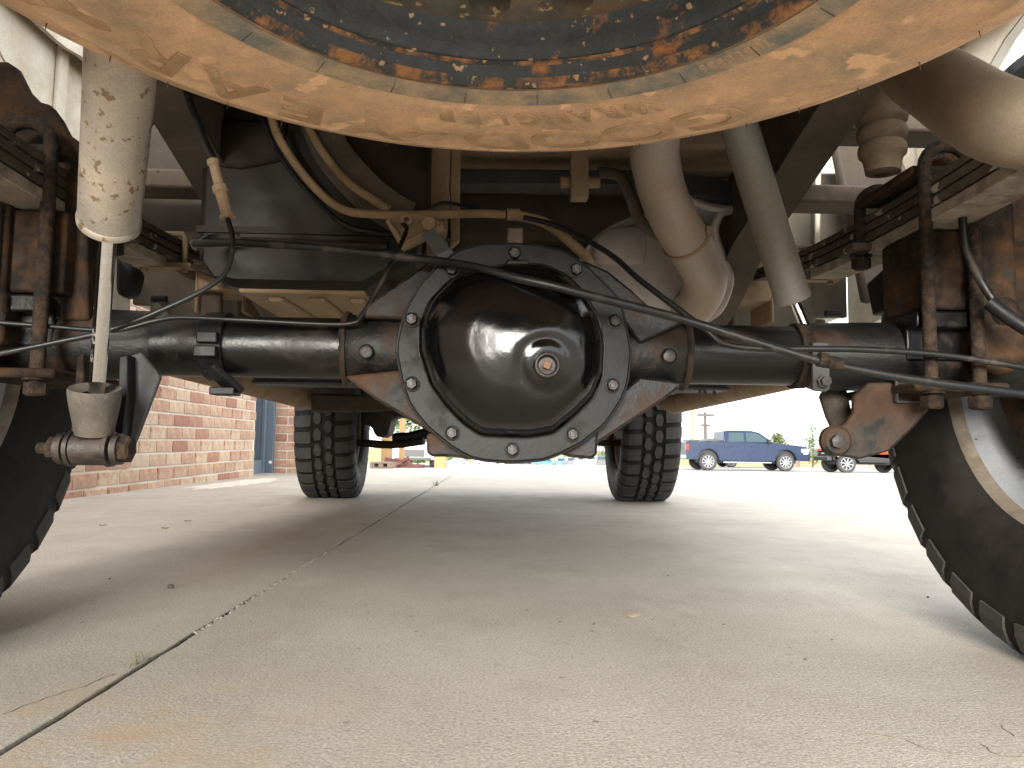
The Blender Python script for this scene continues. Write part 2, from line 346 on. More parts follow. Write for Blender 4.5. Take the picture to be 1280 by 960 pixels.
mb = None; first = None
def rock(r, seed):
    m = MB(); m.sphere((0, 0, 0), r, 8, 5); rr = random.Random(seed)
    for i, p in enumerate(m.v): m.v[i] = p*(1+.25*noise.noise(p*60+Vector((seed, 0, 0)))); m.v[i].z *= .7
    return m
np_ = 0
where = {0: 'large dark pebble alone on the slab left of the joint'}
for i, (u, v, r) in enumerate(peb):
    p = PZ(u, v, 0); r = r*(.62 if r < .005 else .8)
    if r:
        m = rock(r, i); m.v = [q+p+Vector((0, 0, r*.45)) for q in m.v]
        if r > .005: link('pebble', m, m_stone, label='largest dark pebble alone on the slab left of the joint', cat='pebble', smooth=0)
        else: link('pebble', m, m_stone, label='tiny dark pebble lying on the open concrete under the truck', cat='pebble', group='tiny pebbles scattered on the concrete', smooth=0)
    else:
        m = MB(); w = .013
        pts = [p+Vector((w*cos(a)*(1+.3*sin(3*a+i)), .6*w*sin(a), .002+.003*cos(a*2))) for a in [k*2*pi/9 for k in range(9)]]
        m.prism(pts, (0, 0, .0012))
        lab = {1: 'flat dark fallen leaf nearest the left rear tire', 2: 'small dark leaf scrap in the sunny patch by the brick wall, left one', 3: 'small dark leaf scrap farthest toward the brick wall', 4: 'reddish oval fallen leaf alone on the right slab'}[i]
        link('fallen_leaf', m, m_leaf, label=lab, cat='leaf', smooth=0)
# tufts of grass in the joint
m_blade = M('grass_blade', (.10, .105, .04), None, rough=.7)
for (u, v, n_, lab) in ((175, 828, 22, 'little dry grass tuft growing in the near end of the joint'), (545, 607, 26, 'little green grass tuft at the far end of the joint')):
    p = PZ(u, v, 0); m = MB(); sc = 1 if v > 700 else 2.2
    for k in range(n_):
        a = rnd.uniform(0, 2*pi); q = p+Vector((rnd.gauss(0, .006*sc), rnd.gauss(0, .02*sc), -.006)); h = rnd.uniform(.008, .024)*sc; d = Vector((cos(a), sin(a), 0))*h*.7; w = Vector((-sin(a), cos(a), 0))*.0007*sc
        m.add([q-w, q+w, q+d*.5+Vector((0, 0, h*.8))+w*.7, q+d*.5+Vector((0, 0, h*.8))-w*.7, q+d+Vector((0, 0, h))], [(0, 1, 2, 3), (3, 2, 4)])
    link('grass_tuft', m, m_blade, label=lab, cat='grass', smooth=0, recalc=False)
# hairline cracks
m_crack = M('crack', (.15, .125, .10), None, rough=.95)
def crack(px, w, lab):
    pts = crom([PZ(u, v, 0) for u, v in px], 14); m = MB(); vs = []
    for i, p in enumerate(pts):
        j = Vector((noise.noise(p*60), noise.noise(p*60+Vector((5, 5, 5))), 0))*.004; ww = w*(.4+.9*abs(noise.noise(p*40+Vector((9, 0, 0)))))
        t = (pts[min(i+1, len(pts)-1)]-pts[max(0, i-1)]).normalized(); n = Vector((-t.y, t.x, 0))*ww
        vs += [p+j+n+Vector((0, 0, .0006)), p+j-n+Vector((0, 0, .0006)), p+j+n-Vector((0, 0, .001)), p+j-n-Vector((0, 0, .001))]
    k = len(pts); m.add(vs, [(i*4, i*4+1, i*4+5, i*4+4) for i in range(k-1)]+[(i*4, i*4+4, i*4+6, i*4+2) for i in range(k-1)]+[(i*4+1, i*4+3, i*4+7, i*4+5) for i in range(k-1)])
    link('crack', m, m_crack, kind='structure', smooth=0, recalc=False)
crack([(2, 893), (60, 872), (110, 856), (140, 843)], .0012, '')
crack([(1085, 918), (1130, 925), (1160, 938), (1200, 945)], .0006, '')
crack([(1225, 930), (1250, 945), (1279, 947)], .0006, '')
crack([(1250, 906), (1266, 920)], .0008, '')

# ------------------------------------------------------------------ BRICK BUILDING
bcols = ['A98774', '9E7666', 'B69984', 'B09380', 'C3B09A', '966F60', 'BAA590', 'BFA58C']
bm_ = [M('brick_%s' % n_, c, d, .38, 22, .09, .9, .95, bump=.7, bs=70, var=.16, vs=14, bd=.003) for n_, c, d in
       (('rose', bcols[0], 'C4A284'), ('red', bcols[1], 'B48A70'), ('salmon', bcols[2], 'A06A50'), ('blush', bcols[3], 'C9AC8E'), ('tan', bcols[4], 'A9795D'), ('deep_red', bcols[5], 'A5705A'), ('fawn', bcols[6], 'C9AE92'))]
m_mortar = M('mortar', (.64, .59, .50), None, rough=.95, bump=.6, bs=90, var=.1, vs=30, bd=.003)
WX = -2.16; TILT = .0083
bld = thing('brick_building', 'low brick building left of the driveway with a dark glass door at its far end', 'building', (WX-.4, 5.5, 0))
BL, BH, JT, BD = .249, .077, .013, .09
def unit_brick(m, nm, L, H, D, seed):
    mb = MB(); mb.box((0, 0, 0), (D, L, H)); rr = random.Random(seed)
    mb.v = [p+Vector([rr.uniform(-.0015, .0015) for _ in range(3)]) for p in mb.v]
    return mb
proto = {}
def brick(i, kind, c, L, D, face):
    key = (i, kind)
    if key not in proto:
        mb = unit_brick(None, None, L, BH, D, i*7+len(proto)) if face == 'x' else MB()
        if face == 'y': mb.box((0, 0, 0), (L, D, BH))
        mb.v = [p+Vector(c) for p in mb.v]
        o = link('brick', mb, bm_[i], bld, smooth=0, bevel=.004, origin=c); proto[key] = o
    else:
        o = copyto(proto[key], bld, c)
    if face == 'x': o.rotation_euler = (TILT+rnd.uniform(-.004, .004), 0, rnd.uniform(-.006, .006))
    return o
ncourse = 13; z0 = -.045
for r_ in range(ncourse):
    zc = z0+BH/2+r_*(BH+JT)
    y = 3.86+(0 if r_ % 2 else -(BL+JT)/2)+rnd.uniform(-.02, .02); 
    while y < 7.30-.03:
        L = BL; kind = 'f'
        ya, yb = y, min(y+BL, 7.305)
        if yb-ya < .06: break
        full = abs(yb-ya-BL) < .002
        i = rnd.choice([0, 1, 2, 3, 3, 4, 4, 5, 6, 6, 0, 2])
        c = (WX+rnd.uniform(-.002, .003)-BD/2, (ya+yb)/2, zc+TILT*((ya+yb)/2-4.2))
        if full: brick(i, kind, c, BL, BD, 'x')
        else:
            mb = MB(); mb.box(c, (BD, yb-ya, BH)); link('brick', mb, bm_[i], bld, smooth=0, bevel=.004, origin=c)
        y += BL+JT
mb = MB(); mb.b(WX-.33, WX-.006, 3.6, 7.3, -.1, 3.2); link('wall_core', mb, m_mortar, bld, smooth=0)
# bricks above and behind the view, joined
mb = MB(); 
for r_ in range(ncourse, 36):
    zc = z0+BH/2+r_*(BH+JT); y = 3.7-(0 if r_ % 2 else .13)
    while y < 7.2: mb.b(WX-BD+.001, WX, y, y+BL, zc-BH/2, zc+BH/2); y += BL+JT
for r_ in range(0, 36):
    zc = z0+BH/2+r_*(BH+JT); y = -5.0-(0 if r_ % 2 else .13)
    while y < 3.55: mb.b(WX-BD+.001, WX, y, y+BL, zc-BH/2, zc+BH/2); y += BL+JT
link('brickwork', mb, bm_[3], bld, kind='stuff', smooth=0)
mb = MB(); mb.b(WX-.33, WX-.006, -5, 3.6, -.1, 3.2); link('wall_core', mb, m_mortar, bld, smooth=0)
# glass door and frame in the recess, then the brick pier facing the camera
m_frameblue = M('blue_grey_frame', (.16, .20, .25), None, rough=.4, bump=.05, var=.08)
mb = MB(); mb.b(-2.345, -2.33, 7.31, 8.18, .14, 2.6); fr = link('glass_door', mb, m_glass, bld, smooth=0)
mb = MB(); mb.b(-2.37, -2.315, 7.31, 8.10, -.01, .135); mb.b(-2.37, -2.30, 8.10, 8.20, -.01, 2.7); link('door_rail', mb, m_frameblue, bld, smooth=0, bevel=.006)
mb = MB(); mb.b(-2.36, -2.315, 8.22, 8.26, -.01, 2.7); mb.b(-2.30, -2.225, 8.165, 8.22, .0, 2.7); link('door_jamb', mb, m_frameblue, bld, smooth=0, bevel=.006)
mb = MB(); mb.b(-2.6, -2.0, 7.3, 8.3, -.05, -.001); mb.sphere(P(337.5, 578, 8.1), .018, 10, 6); 
mb2 = MB(); mb2.sphere(P(337.5, 578, 8.09), .018, 12, 8); link('door_stop', mb2, M('white_knob', (.8, .8, .78), None, rough=.4), bld)
PY = 8.2
for r_ in range(13):
    zc = -.03+BH/2+r_*(BH+JT); x = -2.215-(0 if r_ % 2 else .13)
    while x < -1.62:
        xa, xb = max(x, -2.215), min(x+BL, -1.60)
        if xb-xa > .05:
            i = rnd.choice([1, 5, 2, 0, 3, 5, 2]); c = ((xa+xb)/2, PY+BD/2+rnd.uniform(-.002, .002), zc)
            mb = MB(); mb.box(c, (xb-xa, BD, BH)); link('brick', mb, bm_[i], bld, smooth=0, bevel=.004, origin=c)
        x += BL+JT
mb = MB(); mb.b(-2.215, -1.60, PY+.007, 8.8, -.1, 3.2); link('pier_core', mb, m_mortar, bld, smooth=0)
mb = MB(); mb.b(-2.6, -2.345, 8.27, 8.8, -.1, 3.2); mb.b(-6, WX-.33, -5, 8.8, -.1, 3.2); link('rear_wall', mb, m_mortar, bld, smooth=0)
# efflorescence stain on the slab at the wall's foot
m_pale = M('lime_stain', (.72, .69, .62), (.52, .47, .40), .5, 14, .12, .95, .95, bump=.3)
mb = MB(); ring = []
for k in range(60):
    a = 2*pi*k/60; rr = 1+.35*noise.noise(Vector((cos(a)*2, sin(a)*2, 5)))+.3*noise.noise(Vector((cos(a)*7, sin(a)*7, 2)))
    ring.append(Vector((-1.86+.16*rr*cos(a), 5.9+.9*rr*sin(a), .0008)))
mb.prism(ring, (0, 0, .0004)); link('lime_stain', mb, m_pale, kind='structure', smooth=0)

# ------------------------------------------------------------------ THE TRUCK (seen from behind and below)
TX = .018
T = thing('pickup_truck', 'white pickup truck seen from beneath its tail, with black rear axle and mud tires', 'pickup truck', (TX, 2.7, 0))
AY, AZ = 1.03, .42
# --- rear axle housing and tubes
mb = MB()
mb.tube([(-.86, AY, AZ), (-.175, AY, AZ)], .0405, 40)
axle = link('rear_axle', mb, m_tube, T, label='black painted solid rear axle with bolted round cover')
mb = MB(); mb.tube([(.235, AY, AZ), (.86, AY, AZ)], .0405, 40); link('axle_tube', mb, m_tube, axle)
# cast centre section: neck sockets
def sock(x0, x1, r0, r1, m_):
    mb = MB(); mb.lathe([(.01, 0), (r0*.93, 0), (r0, .004), (r0, abs(x1-x0)*.35), (r1, abs(x1-x0)), (r1*.5, abs(x1-x0))], (x0, AY, AZ), (1 if x1 > x0 else -1, 0, 0), 40); return mb
xl0, xl1 = P(428, 436, .99).x, P(505, 436, .99).x
xr0, xr1 = P(863, 443, .99).x, P(775, 443, .99).x
link('tube_socket', sock(xl0, xl1+.02, .0455, .052, 0), m_cast, axle)
link('tube_socket', sock(xr0, xr1-.02, .0455, .052, 0), m_cast, axle)
for (u, v, d) in ((428, 436, .99), (863, 443, .99)):     # weld bead round the tube
    mb = MB(); x = P(u, v, d).x; pts = [(x+.0015*noise.noise(Vector((a*3, 0, x*50))), AY+.046*cos(a), AZ+.046*sin(a)) for a in [k*2*pi/48 for k in range(49)]]
    mb.tube(pts, [.0045+.0012*noise.noise(Vector((k*.9, 1, 1))) for k in range(49)], 6); link('weld_bead', mb, m_castr, axle)
for (u, v) in ((459, 441), (834, 446)):                   # plug welds
    p = P(u, v, .99); p.y = AY-.0505; mb = MB(); mb.lathe([(.0005, .004), (.005, .004), (.008, .003), (.0105, -.003)], p, (0, -1, 0), 14)
    mb.v = [q+Vector((.0012*noise.noise(q*90), 0, .0012*noise.noise(q*90+Vector((4, 4, 4))))) for q in mb.v]; link('plug_weld', mb, m_bolt, axle)
# housing body behind the flange: lofted from the flange outline back to a smaller throat
FY = .945
outl = [(600, 304), (640, 303), (672, 305), (703, 312), (733, 330), (776, 373), (783, 402), (790, 440), (786, 478), (778, 500), (757, 531), (728, 554), (703, 567), (680, 576), (640, 579), (606, 577), (585, 572), (562, 558), (534, 535), (512, 508), (502, 480), (494, 437), (499, 410), (507, 385), (524, 355), (545, 333), (570, 313)]
def resamp(px, Y, n=96, cx=641, cy=440):
    pts = [(atan2(-(v-cy), u-cx), u, v) for u, v in px]; pts.sort(); out = []
    ext = [(a-2*pi, u, v) for a, u, v in pts]+pts+[(a+2*pi, u, v) for a, u, v in pts]
    for k in range(n):
        a = -pi+2*pi*k/n
        for i in range(len(ext)-1):
            if ext[i][0] <= a < ext[i+1][0]:
                t = (a-ext[i][0])/(ext[i+1][0]-ext[i][0]); u = ext[i][1]*(1-t)+ext[i+1][1]*t; v = ext[i][2]*(1-t)+ext[i+1][2]*t; break
        out.append(P(u, v, Y))
    return [(out[(i-1) % n]+out[i]*6+out[(i+1) % n])/8 for i in range(n)]
CC = P(641, 440, FY)
O = resamp(outl, FY)
def rings(mb, lst, cap0=False, cap1=False):
    n = len(lst[0]); vs = [p for r in lst for p in r]; fs = []
    for i in range(len(lst)-1):
        for k in range(n): fs.append((i*n+k, i*n+(k+1) % n, (i+1)*n+(k+1) % n, (i+1)*n+k))
    if cap0: fs.append(tuple(range(n)))
    if cap1: fs.append(tuple(range((len(lst)-1)*n, len(lst)*n)))
    mb.add(vs, fs)
def sc(R, s, dy, c=None): c = c or CC; return [Vector((c.x+(p.x-c.x)*s, p.y+dy, c.z+(p.z-c.z)*s)) for p in R]
mb = MB(); rings(mb, [sc(O, .5, .004), sc(O, .995, .004), sc(O, 1.005, .006), sc(O, 1.005, .020), sc(O, .93, .028), sc(O, .86, .06), sc(O, .70, .12), sc(O, .42, .20), sc(O, .28, .27)], True, True)
link('housing', mb, m_cast, axle, smooth=50)
# fins of the casting running out to the tubes (rusty on the left, black on the right)
def webp(px, Y, th, m_, nm='housing_web', bev=.004):
    mb = MB(); mb.plate(px, Y, th); return link(nm, mb, m_, axle, smooth=30, bevel=bev)
webp([(442, 396), (470, 372), (510, 345), (548, 318), (572, 314), (560, 360), (520, 400)], .975, .05, m_castr)
webp([(430, 470), (470, 500), (520, 530), (545, 545), (540, 500), (505, 462)], .975, .05, m_castr)
webp([(728, 324), (760, 338), (790, 362), (822, 392), (858, 402), (800, 430), (770, 390)], .975, .05, m_cast)
webp([(858, 478), (830, 500), (788, 528), (745, 556), (735, 540), (770, 495), (800, 470)], .975, .05, m_cast)
webp([(533, 542), (533, 566), (539, 571), (566, 571), (592, 575), (570, 556), (552, 540)], .965, .014, m_castr, 'housing_tab')
webp([(748, 535), (747, 568), (740, 574), (716, 572), (695, 566), (712, 552), (730, 540)], .965, .014, m_cast, 'housing_tab')
# the bolted cover: flat flange and pressed dome
ID = [(600, 341), (640, 333), (680, 335), (708, 348), (730, 372), (744, 398), (752, 432), (750, 470), (738, 497), (715, 520), (690, 540), (660, 545), (602, 543), (580, 528), (558, 506), (540, 480), (527, 440), (527, 408), (540, 378), (566, 352)]
I = resamp(ID, FY)
CI = P(638, 440, FY)
lst = [sc(O, .985, .004), sc(O, .985, -.002), sc(O, .975, -.004)]
def lerp(A, B, t): return [a*(1-t)+b*t for a, b in zip(A, B)]
I2 = sc(I, 1.04, -.004, CI)
lst += [lerp(sc(O, .975, -.0045), I2, .5), I2]
mb = MB(); mb.m = 0; rings(mb, lst)
mb.m = 0
fl = link('cover_flange', mb, m_flange, axle, smooth=35)
mb = MB(); prof = [(1.045, .0035), (1.02, .004), (1.0, .009), (.985, .020), (.965, .034), (.93, .048), (.87, .060), (.78, .069), (.66, .076), (.50, .082), (.33, .085), (.16, .087), (.02, .0875)]
lst = []
for s_, dz in prof:
    t = min(1, max(0, (1-s_)*1.1)); R = [Vector((CI.x+(p.x-CI.x)*s_, p.y-dz, CI.z+(p.z-CI.z)*s_)) for p in I]
    rr = .104*s_; circ_ = [Vector((CI.x+(p.x-CI.x)/max(1e-6, hypot(p.x-CI.x, p.z-CI.z))*rr, p.y, CI.z+(p.z-CI.z)/max(1e-6, hypot(p.x-CI.x, p.z-CI.z))*rr)) for p in R]
    lst.append(lerp(R, circ_, t*.9))
# refine dome with radial subdivision and give it the bulge (upper right) and the gear pad around the plug
ref = []
for i in range(len(lst)-1):
    for k in range(3): ref.append(lerp(lst[i], lst[i+1], k/3))
ref.append(lst[-1])
pc = P(683, 457, .87); bc = P(690, 425, .87)
for R in ref:
    for i, p in enumerate(R):
        d1 = hypot(p.x-pc.x, p.z-pc.z); d2 = hypot(p.x-(bc.x-.005), p.z-bc.z)
        g = math.exp(-(d2/.050)**2)*.006
        dep = (FY-p.y)/.0875
        p.y -= g*dep
        if dep > .3: p.y += .003*math.exp(-((d1-.030)/.006)**2)*dep      # crease round the pad
        p.y += .0012*noise.noise(p*22)*dep
mb = MB(); rings(mb, ref, False, True); link('differential_cover', mb, m_cover, axle, smooth=60, label='glossy black domed differential cover with drain plug')
# silicone squeeze-out bead round the cover
mb = MB(); q = sc(O, .992, .0035); mb.tube(q+[q[0]], [.0022+.0008*noise.noise(Vector((k, 0, 0))) for k in range(len(q)+1)], 6); link('gasket_bead', mb, m_plast, axle)
# plug with washer
pp = P(683.5, 457, .852)
mb = MB(); mb.lathe([(.0150, -.016), (.0146, .002), (.0135, .0040), (.0115, .0045), (.0100, .001), (.0095, -.004), (.0005, -.004)], pp+Vector((0, -.004, 0)), (0, -1, 0), 28); link('drain_plug', mb, m_bushing, axle)
mb = MB(); mb.box(pp+Vector((0, -.003, 0)), (.0085, .007, .0085), Matrix.Rotation(radians(20), 3, 'Y')); link('plug_square', mb, m_plug, axle, bevel=.001)
# ten cover bolts
def boltmesh():
    mb = MB(); mb.lathe([(.0095, 0), (.0095, .0022), (.0078, .003), (.0078, .003)], (0, 0, 0), (0, -1, 0), 20); mb.lathe([(.0072, .0028), (.0072, .0085), (.0060, .0098), (.0005, .0098)], (0, 0, 0), (0, -1, 0), 6); mb.lathe([(.0038, .0098), (.0034, .0107), (.0003, .0107)], (0, 0, 0), (0, -1, 0), 10); return mb
b0 = None
for i, (u, v) in enumerate([(565, 338), (643, 318), (720, 338), (768, 402), (765, 482), (715, 543), (640, 562), (565, 541), (515, 480), (515, 400)]):
    p = P(u, v, FY-.005)
    if b0 is None: mb = boltmesh(); mb.v = [q+p for q in mb.v]; b0 = link('cover_bolt', mb, m_bolt, axle, smooth=30, origin=p)
    else: copyto(b0, axle, p, (0, rnd.uniform(0, 1), 0))

# --- black band clamp on the left tube with its tail
mb = MB(); mb.lathe([(.0405, -.015), (.0455, -.015), (.0455, .015), (.0405, .015)], (P(262, 430, .99).x, AY, AZ), (1, 0, 0), 32)
x = P(262, 430, .99).x
mb.b(x-.014, x+.014, AY-.058, AY-.044, AZ-.020, AZ-.006); mb.b(x-.012, x+.014, AY-.056, AY-.044, AZ-.002, AZ+.012)
mb.bar((x, AY-.045, AZ-.03), (x+.028, AY-.01, AZ-.060), .03, .008); mb.b(x-.002, x+.03, AY-.03, AY+.0, AZ-.066, AZ-.056)
link('band_clamp', mb, m_plast, axle, bevel=.0015)
# --- left lower shock bracket: flat drilled plate behind the shock and the forked ears
mb = MB(); mb.plate([(157, 446), (150, 520), (148, 560), (163, 566), (172, 545), (200, 472), (196, 464), (176, 440)], .955, .008); brk = link('shock_bracket', mb, m_grey, axle, smooth=20, bevel=.002)
mb = MB(); mb.plate([(148, 445), (160, 443), (160, 500), (152, 560), (141, 575), (138, 560), (146, 520)], .935, .04); link('shock_bracket', mb, m_plast, axle, smooth=20, bevel=.002)
mb = MB(); mb.plate([(96, 445), (104, 442), (104, 500), (100, 560), (88, 572), (88, 540)], .935, .04); link('shock_bracket', mb, m_ubolt, axle, smooth=20, bevel=.002)
# raised welds and rub marks of rusty plates on tubes (spring perches)
for s_ in (-1, 1):
    x = s_*.593
    mb = MB(); mb.b(x-.045, x+.045, AY-.075, AY+.075, AZ+.030, AZ+.052); mb.b(x-.045, x+.045, AY-.05, AY-.040, AZ-.01, AZ+.04); mb.b(x-.045, x+.045, AY+.040, AY+.05, AZ-.01, AZ+.04)
    link('spring_perch', mb, m_tube, axle, bevel=.003)
    mb = MB(); mb.lathe([(.041, -.16), (.0455, -.15), (.048, -.05), (.048, .05), (.052, .12), (.056, .2), (.06, .25)], (x, AY, AZ), (s_, 0, 0), 32); link('axle_sleeve', mb, m_cast, axle)
# right tube: clamp band, small bracket with bolt, big lower shock bracket
x = P(1012, 445, .99).x
mb = MB(); mb.lathe([(.0405, -.008), (.0445, -.008), (.0445, .008), (.0405, .008)], (x, AY, AZ), (1, 0, 0), 32); link('band_clamp', mb, m_ubolt, axle)
mb = MB(); mb.plate([(1016, 428), (1036, 428), (1038, 486), (1032, 490), (1016, 488)], .972, .006); link('line_bracket', mb, m_grey, axle, bevel=.001)
p = P(1030, 477, .968); mb = MB(); mb.lathe([(.009, 0), (.009, .002), (.0068, .0025), (.0068, .009), (.0005, .010)], p, (0, -1, 0), 6); link('bracket_bolt', mb, m_grey, axle, smooth=20)
big = [(1086, 478), (1120, 478), (1172, 474), (1168, 496), (1165, 504), (1140, 536), (1110, 565), (1075, 574), (1058, 571), (1034, 568), (1030, 548), (1038, 538), (1058, 529), (1068, 515), (1068, 495)]
mb = MB(); mb.plate(big, .985, .012); brr = link('shock_bracket', mb, m_castr, axle, smooth=20, bevel=.003, label='dark rusty lower shock bracket hanging from the right end of the axle')
mb = MB(); mb.plate([(p_[0]+6, p_[1]-3) for p_ in big[2:10]]+[(1080, 555), (1120, 520)], .998, .055); link('bracket_channel', mb, m_cast, axle, smooth=20, bevel=.003)
mb = MB(); p = P(1044, 551, .975); mb.lathe([(.017, -.01), (.020, -.004), (.020, .004), (.016, .008), (.0005, .009)], p, (0, -1, 0), 24); link('bracket_boss', mb, m_castr, axle)
mb = MB(); mb.lathe([(.0085, 0), (.0085, .007), (.0005, .008)], P(1045, 552, .965), (0, -1, 0), 6); link('bracket_bolt', mb, m_bolt, axle, smooth=20)
mb = MB(); mb.tube(CP([(1120, 500, .98), (1120, 470, .972), (1122, 502, .976)], 3), .0015, 6)
for a, b_ in (((1120, 468), (1120, 502)), ((1120, 502), (1164, 502)), ((1165, 502), (1168, 468))): mb.tube([P(*a, .98), P(*b_, .98)], .0022, 6)
link('bracket_lip', mb, m_grey, axle)

# --- leaf springs, u-bolts, blocks, nuts
for s_ in (-1, 1):
    x = .588 if s_ > 0 else -.573; nm = 'right' if s_ > 0 else 'left'
    def zl(y): return .60+.055*((y-AY)/.72)**2
    mb = MB(); w = .028
    def leaf(y0, y1, z_off, th, tap=1, ww=.028):
        n = 28; vs = []
        for i in range(n+1):
            y = y0+(y1-y0)*i/n; z = zl(y)+z_off; t2 = th*(1 if min(i, n-i) > 1 else tap)
            for dx, dz in ((-ww, 0), (ww, 0), (ww, t2), (-ww, t2)): vs.append(Vector((x+dx, y, z+dz)))
        fs = [(i*4+k, i*4+(k+1) % 4, i*4+4+(k+1) % 4, i*4+4+k) for i in range(n) for k in range(4)]+[(0, 1, 2, 3), (n*4+3, n*4+2, n*4+1, n*4)]
        mb.add(vs, fs)
    leaf(.30, 1.74, .030, .010); 
    sp = link('leaf_spring', mb, m_springd, T, smooth=30, bevel=.0015, label='rusty %s leaf spring pack clamped above the axle end' % nm)
    for (y0, y1, zo, th) in ((.42, 1.58, .016, .011), (.58, 1.42, .001, .012), (.76, 1.30, -.018, .016)):
        mb = MB(); leaf(y0, y1, zo, th); link('leaf', mb, m_springd if zo > 0 else m_springl, sp, smooth=30, bevel=.0015)
    mb = MB(); mb.b(x-.028, x+.045, AY-.07, AY+.03, AZ+.055, .580); link('lift_block', mb, m_spring, sp, bevel=.004)
    mb = MB(); mb.b(x-.040, x+.040, AY-.075, AY+.075, .652, .664); link('spring_plate', mb, m_spring, sp, bevel=.004)
    for yy_, zb_ in ((AY-.088, AZ-.075), (AY+.082, .562)):
        pts = [(x-.031, yy_, zb_)]+[(x-.031, yy_, .655)]+[(x-.031*cos(a), yy_, .655+.030*sin(a)) for a in [k*pi/10 for k in range(1, 10)]]+[(x+.031, yy_, .655), (x+.031, yy_, zb_)]
        pts = [Vector(p_)+Vector((0, 0, 0)) for p_ in pts]; mb = MB(); mb.tube(pts, .0085, 12); link('spring_u_bolt', mb, m_ubolt, sp)
        for dx in (-.031, .031):
            mb = MB(); mb.hexnut((x+dx, yy_, zb_+.016), (0, 0, -1), .014, .016); mb.cyl((x+dx, yy_, zb_+.019), (x+dx, yy_, zb_+.023), .016); link('u_bolt_nut', mb, m_ubolt, sp, smooth=20)
    mb = MB(); mb.b(x-.055, x+.055, AY+.055, AY+.11, .585, .597); link('clamp_plate', mb, m_springd, sp, bevel=.004)
    mb = MB(); mb.b(x-.060, x+.060, AY-.105, AY+.1, AZ-.054, AZ-.042); link('u_bolt_plate', mb, m_spring, sp, bevel=.004)
    # rebound clip
    yy_ = 1.36 if s_ > 0 else 1.36
    mb = MB(); zc = zl(yy_); pts = [(x-.035, yy_, zc-.018), (x-.035, yy_, zc+.04), (x-.030, yy_, zc+.05), (x+.030, yy_, zc+.05), (x+.035, yy_, zc+.04), (x+.035, yy_, zc-.018)]
    mb.tube(pts, .0055, 8); mb.b(x-.05, x+.05, yy_-.012, yy_+.012, zc-.012, zc-.004); link('spring_clip', mb, m_tanpart, sp)
    # eye and hanger bracket
    mb = MB(); mb.cyl((x-.04, 1.75, zl(1.74)+.05), (x+.04, 1.75, zl(1.74)+.05), .028, 20); link('spring_eye', mb, m_tanpart, sp)
    # brake shield / flange beyond the spring
    mb = MB(); xb = TX+s_*.72; mb.lathe([(.06, 0), (.15, .004), (.155, .012), (.15, .05), (.06, .055)], (xb+s_*.06, AY, AZ), (s_, 0, 0), 40); link('brake_drum', mb, m_spring, T)
    mb = MB(); xb = TX+s_*.635   # caliper / cast bracket lump above the tube at the wheel
    mb.box((xb, AY-.02, AZ+.10), (.05, .13, .20)); mb.box((xb, AY-.06, AZ+.02), (.06, .06, .07)); mb.cyl((xb, AY-.10, AZ+.05), (xb, AY-.05, AZ+.05), .018); mb.cyl((xb, AY-.085, AZ-.005), (xb, AY-.03, AZ-.005), .026)
    link('brake_caliper', mb, m_spring, T, bevel=.008)
    mb = MB(); mb.plate([(1150, 216), (1162, 200), (1204, 184), (1300, 210), (1300, 400), (1165, 402)] if s_ > 0 else [(-20, 76), (8, 76), (20, 84), (34, 112), (48, 126), (62, 130), (75, 148), (84, 166), (106, 182), (110, 400), (-20, 400)], .985, .016)
    link('spring_shackle_plate', mb, m_spring, sp, bevel=.004)

# --- left shock absorber (behind the axle)
topL, botL = P(153, 60, .655), P(136.5, 279, .80)
axL = (botL-topL).normalized(); LL = (botL-topL).length
mb = MB(); R_ = .0298
mb.lathe([(.01, -.03), (R_, -.03), (R_, LL-.008), (R_-.0005, LL-.0075), (R_+.0012, LL-.005), (R_+.001, LL), (R_*.55, LL), (.012, LL-.003), (.0105, LL-.006)], topL, axL, 48)
shk = link('shock_absorber', mb, m_shock, T, label='galvanised left shock absorber standing behind the axle')
bu = P(111, 561, .90)
mb = MB(); e = P(120, 500, .885); mb.tube([botL-axL*.02, e], .0087, 24); link('chrome_rod', mb, m_chrome, shk)
bt = P(118.5, 485, .88); bb = P(118, 541, .895); ax = (bb-bt).normalized(); L_ = (bb-bt).length
mb = MB(); mb.lathe([(.012, .006), (.022, .003), (.0268, 0), (.0278, .003), (.0272, .012), (.025, L_*.5), (.0215, L_*.86), (.0205, L_), (.01, L_+.004)], bt, ax, 40); link('rubber_boot', mb, m_boot, shk)
mb = MB(); xa, xb = P(88, 561, .9).x, P(141, 561, .9).x
mb.cyl((xa+.006, .9, bu.z), (xb-.006, .9, bu.z), .0188, 28); mb.cyl((xa, .9, bu.z), (xa+.005, .9, bu.z), .0205, 28); mb.cyl((xb-.005, .9, bu.z), (xb, .9, bu.z), .0205, 28); link('bushing', mb, m_bushing, shk)
mb = MB(); mb.cyl((xa-.012, .9, bu.z), (xa-.004, .9, bu.z), .018, 24); link('washer', mb, m_bushing, shk)
mb = MB(); mb.cyl((xb+.003, .9, bu.z), (xb+.010, .9, bu.z), .018, 24); link('washer', mb, m_bushing, shk)
mb = MB(); mb.cyl((xa-.036, .9, bu.z), (xb+.012, .9, bu.z), .0065, 14); mb.hexnut((xb+.010, .9, bu.z), (1, 0, 0), .0155, .012); mb.hexnut((xa-.012, .9, bu.z), (-1, 0, 0), .0135, .013); link('through_bolt', mb, m_ubolt, shk, smooth=20)
